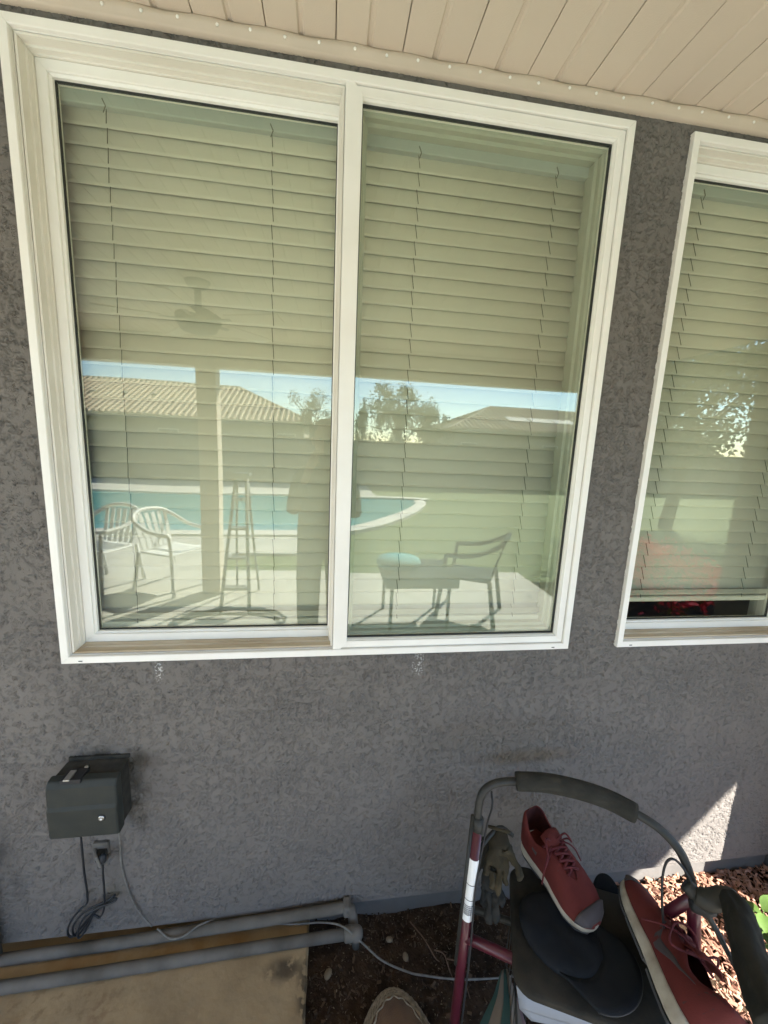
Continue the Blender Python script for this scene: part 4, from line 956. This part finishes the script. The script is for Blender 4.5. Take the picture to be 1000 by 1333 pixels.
tree('bare_tree', 'sparse olive tree at the corner of the long tiled roof', rp(405, 530, 24.0), 4.9, 1.5, 2.0, 1700, .13, 'foliage2', 3, 'trees beyond the fence')
tree('conifer_tree', 'small dark pointed tree beside the fence', rp(472, 530, 20.5), 3.9, .5, .6, 2600, .12, 'foliage', 5, 'trees beyond the fence')
tree('shade_tree', 'broad shade tree whose leaves let patches of sky through', rp(895, 540, 7.), 4.9, 2.9, 1.5, 14000, .13, 'foliage2', 6)
tree('flowering_shrub', 'red flowering shrub growing past the patio edge', rp(893, 760, 2.3, -.06), .84, .85, .0, 2800, .066, 'foliage', 7, None, .75)
# ceiling fan
def fan():
    c = ref_y(250, 402, 1.5); t = thing('ceiling_fan', 'dark ceiling fan hung below the patio ceiling', 'ceiling fan', (c.x, c.y, ZC))
    MB().lathe([(.02, ZC-.16), (.02, ZC-.05), (.06, ZC-.03), (.075, ZC)], Matrix.Translation((c.x, c.y, 0)), 18).build('canopy', 'fanm', t, smooth=True)
    MB().lathe([(.03, -.09), (.1, -.07), (.13, -.02), (.13, .02), (.06, .06), (.02, .07)], Matrix.Translation((c.x, c.y, ZC-.22)), 24).build('motor', 'fanm', t, smooth=True)
    for k in range(5):
        mt = Matrix.Translation((c.x, c.y, ZC-.225)) @ Matrix.Rotation(R(20+72*k), 4, 'Z') @ Matrix.Rotation(R(10), 4, 'X')
        b = boxo('blade', .2, .55, -.055, .055, -.004, .004, 'soffit', t, .003, mt); boxo('blade_iron', .1, .22, -.015, .015, -.008, -.002, 'fanm', b, .002, mt)
fan()
# white monobloc armchair
def plastic_chair(p, rz, label, m):
    t = thing('garden_chair', label, 'chair', P3(p)); mt = Matrix.Translation(p) @ Matrix.Rotation(rz, 4, 'Z')
    W_ = lambda x, y, z: mt @ Vector((x, y, z))
    vs = []; n = 10
    for i in range(n+1):
        for j in range(n+1): x, y = -.23+.46*i/n, -.22+.44*j/n; vs.append(W_(x, y, .42-.02*math.cos(x*6)*math.cos(y*6)+.01*(y < -.2)))
    obj('seat', vs, [(i*(n+1)+j, (i+1)*(n+1)+j, (i+1)*(n+1)+j+1, i*(n+1)+j+1) for i in range(n) for j in range(n)], m, t, smooth=True, solid=.012)
    for k in range(6):
        x = -.175+.07*k; sh = [W_(x-.022, .21, .43), W_(x+.022, .21, .43), W_(x*1.15+.022, .31, .80), W_(x*1.15-.022, .31, .80)]
        obj('back_slat', sh, [(0, 1, 2, 3)], m, t, solid=.012)
    tube('top_rail', [W_(-.25, -.2, .63), W_(-.275, .05, .66), W_(-.25, .26, .76), W_(-.12, .325, .83), W_(.12, .325, .83), W_(.25, .26, .76), W_(.275, .05, .66), W_(.25, -.2, .63)], .022, m, t, smooth_pts=5)
    for sx in (-1, 1):
        tube('leg', [W_(sx*.25, -.2, .63), W_(sx*.245, -.22, .42), W_(sx*.27, -.26, 0)], .02, m, t, smooth_pts=4); tube('leg', [W_(sx*.24, .22, .42), W_(sx*.26, .29, 0)], .02, m, t)
p = ref_z(222, 768, 0); plastic_chair(p, R(115), 'white plastic armchair on the patio by the post', 'plastic')
plastic_chair(ref_z(130, 790, 0)+Vector((-.3, -.5, 0)), R(200), 'white plastic armchair by the post, turned to the pool', 'plastic')
# step ladder
def ladder():
    a_, b_ = ref_z(283, 806, 0), ref_z(322, 806, 0); c = (a_+b_)/2; top = Vector((c.x+.02, c.y-.25, 1.28)); t = thing('step_ladder', 'dark folding step ladder standing open on the patio', 'ladder', P3(c))
    for q_, off in ((a_, -.06), (b_, .06)):
        tube('rail', [q_, top+Vector((off*.8, 0, 0))], .017, 'ladder', t, seg=8); tube('rear_rail', [q_+Vector((-off*.3, -.62, 0)), top+Vector((off*.8, -.03, 0))], .013, 'ladder', t, seg=8)
    for k in range(4):
        f_ = (k+.8)/4.6; l_ = a_.lerp(top+Vector((-.05, 0, 0)), f_); r_ = b_.lerp(top+Vector((.05, 0, 0)), f_); boxo('step', l_.x, r_.x, l_.y-.07, l_.y+.015, l_.z-.012, l_.z+.012, 'ladder', t, .003)
    boxo('top_cap', top.x-.08, top.x+.08, top.y-.1, top.y+.04, top.z, top.z+.03, 'ladder', t, .004)
ladder()
# dark patio table with a teal cushion and a slate chair beside it
tp = ref_z(540, 822, 0); t = thing('patio_table', 'dark rectangular patio table near the windows', 'table', P3(tp))
boxo('table_top', tp.x-.28, tp.x+.38, tp.y-.55, tp.y+.05, .40, .50, 'bluechair', t, .01)
for sx in (-.22, .3):
    for sy in (-.48, .0): tube('leg', [(tp.x+sx, tp.y+sy, 0), (tp.x+sx, tp.y+sy, .43)], .016, 'ladder', t)
cu = thing('cushion', 'teal cushion lying on the dark patio table', 'cushion', (tp.x-.12, tp.y-.3, .5))
cm = MB().lathe([(.05, 0), (.19, .01), (.21, .045), (.19, .08), (.05, .1)], Matrix.Translation((tp.x-.12, tp.y-.3, .499)), 24); cm.build('pad', 'teal', cu, smooth=True)
plastic_chair(Vector((tp.x+.62, tp.y-.35, 0)), R(-60), 'slate blue plastic armchair beside the dark patio table', 'bluechair')
# garden hose coiled by the ladder
hp = []
for k in range(70): a_ = k*.35; r_ = .36+.02*math.sin(k*1.3); hp.append((-.85+r_*math.cos(a_)*1.3, -2.2+r_*math.sin(a_)*.7, .01+.008*(k % 5)))
tag(tube('garden_hose', hp, .009, 'ladder', seg=8, smooth_pts=3), 'dark garden hose coiled under the step ladder', 'hose')

# ------------------------------------------------------------------ the person taking the picture, mirrored faintly in the panes
def person():
    x, y = -.03, -1.52; t = thing('person', 'person in dark clothes raising a phone towards the window', 'person', (x, y, 0))
    V = lambda a_, b_, c_: Vector((x+a_, y+b_, c_))
    ch = [(V(0, 0, .95), None, (.2, .13)), (V(0, 0, 1.12), 0, (.19, .125)), (V(0, .01, 1.3), 1, (.2, .13)), (V(0, 0, 1.42), 2, (.12, .085)), (V(0, .01, 1.49), 3, .055), (V(0, .03, 1.56), 4, .056)]
    for s in (-1, 1):
        i = len(ch); ch += [(V(s*.1, 0, .86), 0, .1), (V(s*.105, .03, .48), i, .088), (V(s*.105, 0, .1), i+1, .075), (V(s*.11, .16, .04), i+2, .036)]
        i = len(ch); ch += [(V(s*.18, 0, 1.38), 3, .055), (V(s*.215, .07, 1.14), i, .045), (V(s*.13, .25, 1.36), i+1, .034)]
    skin('body', ch, 'cloth', t)
    hd = MB().lathe([(.02, -.115), (.055, -.1), (.068, -.05), (.077, .0), (.078, .05), (.062, .095), (.025, .115)], Matrix.Translation(V(0, .045, 1.64)) @ Matrix.Scale(1.18, 4, (0, 1, 0)), 24).build('head', 'skinc', t, smooth=True)
    MB().lathe([(.006, 0), (.017, .01), (.012, .04), (.004, .05)], Matrix.Translation(V(0, .133, 1.605)), 10).build('nose', 'skinc', hd, smooth=True)
    for s in (-1, 1):
        MB().lathe([(.002, -.01), (.011, 0), (.002, .01)], Matrix.Translation(V(s*.03, .128, 1.645)), 10).build('eye', 'ink', hd, smooth=True)
        MB().lathe([(.004, -.03), (.014, -.01), (.016, .015), (.005, .03)], Matrix.Translation(V(s*.08, .03, 1.635)), 10).build('ear', 'skinc', hd, smooth=True)
    boxo('mouth', x-.024, x+.024, y+.128, y+.135, 1.575, 1.583, 'redflower', hd, .003)
    MB().lathe([(.079, -.03), (.088, .02), (.088, .06), (.07, .11), (.03, .132)], Matrix.Translation(V(0, .022, 1.645)) @ Matrix.Scale(1.12, 4, (0, 1, 0)), 24).build('hair', 'hair', t, smooth=True)
    for s in (-1, 1):                               # hands closed on the phone's long sides
        hc = [(V(s*.13, .25, 1.36), None, .025), (V(s*.095, .30, 1.45), 0, (.03, .017)), (V(s*.075, .325, 1.52), 1, (.034, .015))]
        for k in range(4):
            i = len(hc); zf = 1.50+.022*k; hc += [(V(s*.066, .318, zf), 2, .009), (V(s*.052, .296, zf+.006), i, .0085), (V(s*.03, .300, zf+.008), i+1, .0075)]
        i = len(hc); hc += [(V(s*.06, .335, 1.49), 1, .0105), (V(s*.045, .352, 1.53), i, .009), (V(s*.04, .352, 1.555), i+1, .008)]
        skin('hand', hc, 'skinc', t)
    ph = thing('phone', 'dark phone held up in front of the face', 'phone', (0, -1.175, 1.49))
    boxo('body', -.038, .038, -1.187, -1.178, 1.49, 1.64, 'ink', ph, .003); boxo('screen', -.034, .034, -1.1885, -1.1872, 1.495, 1.635, 'seal', ph, 0)
person()
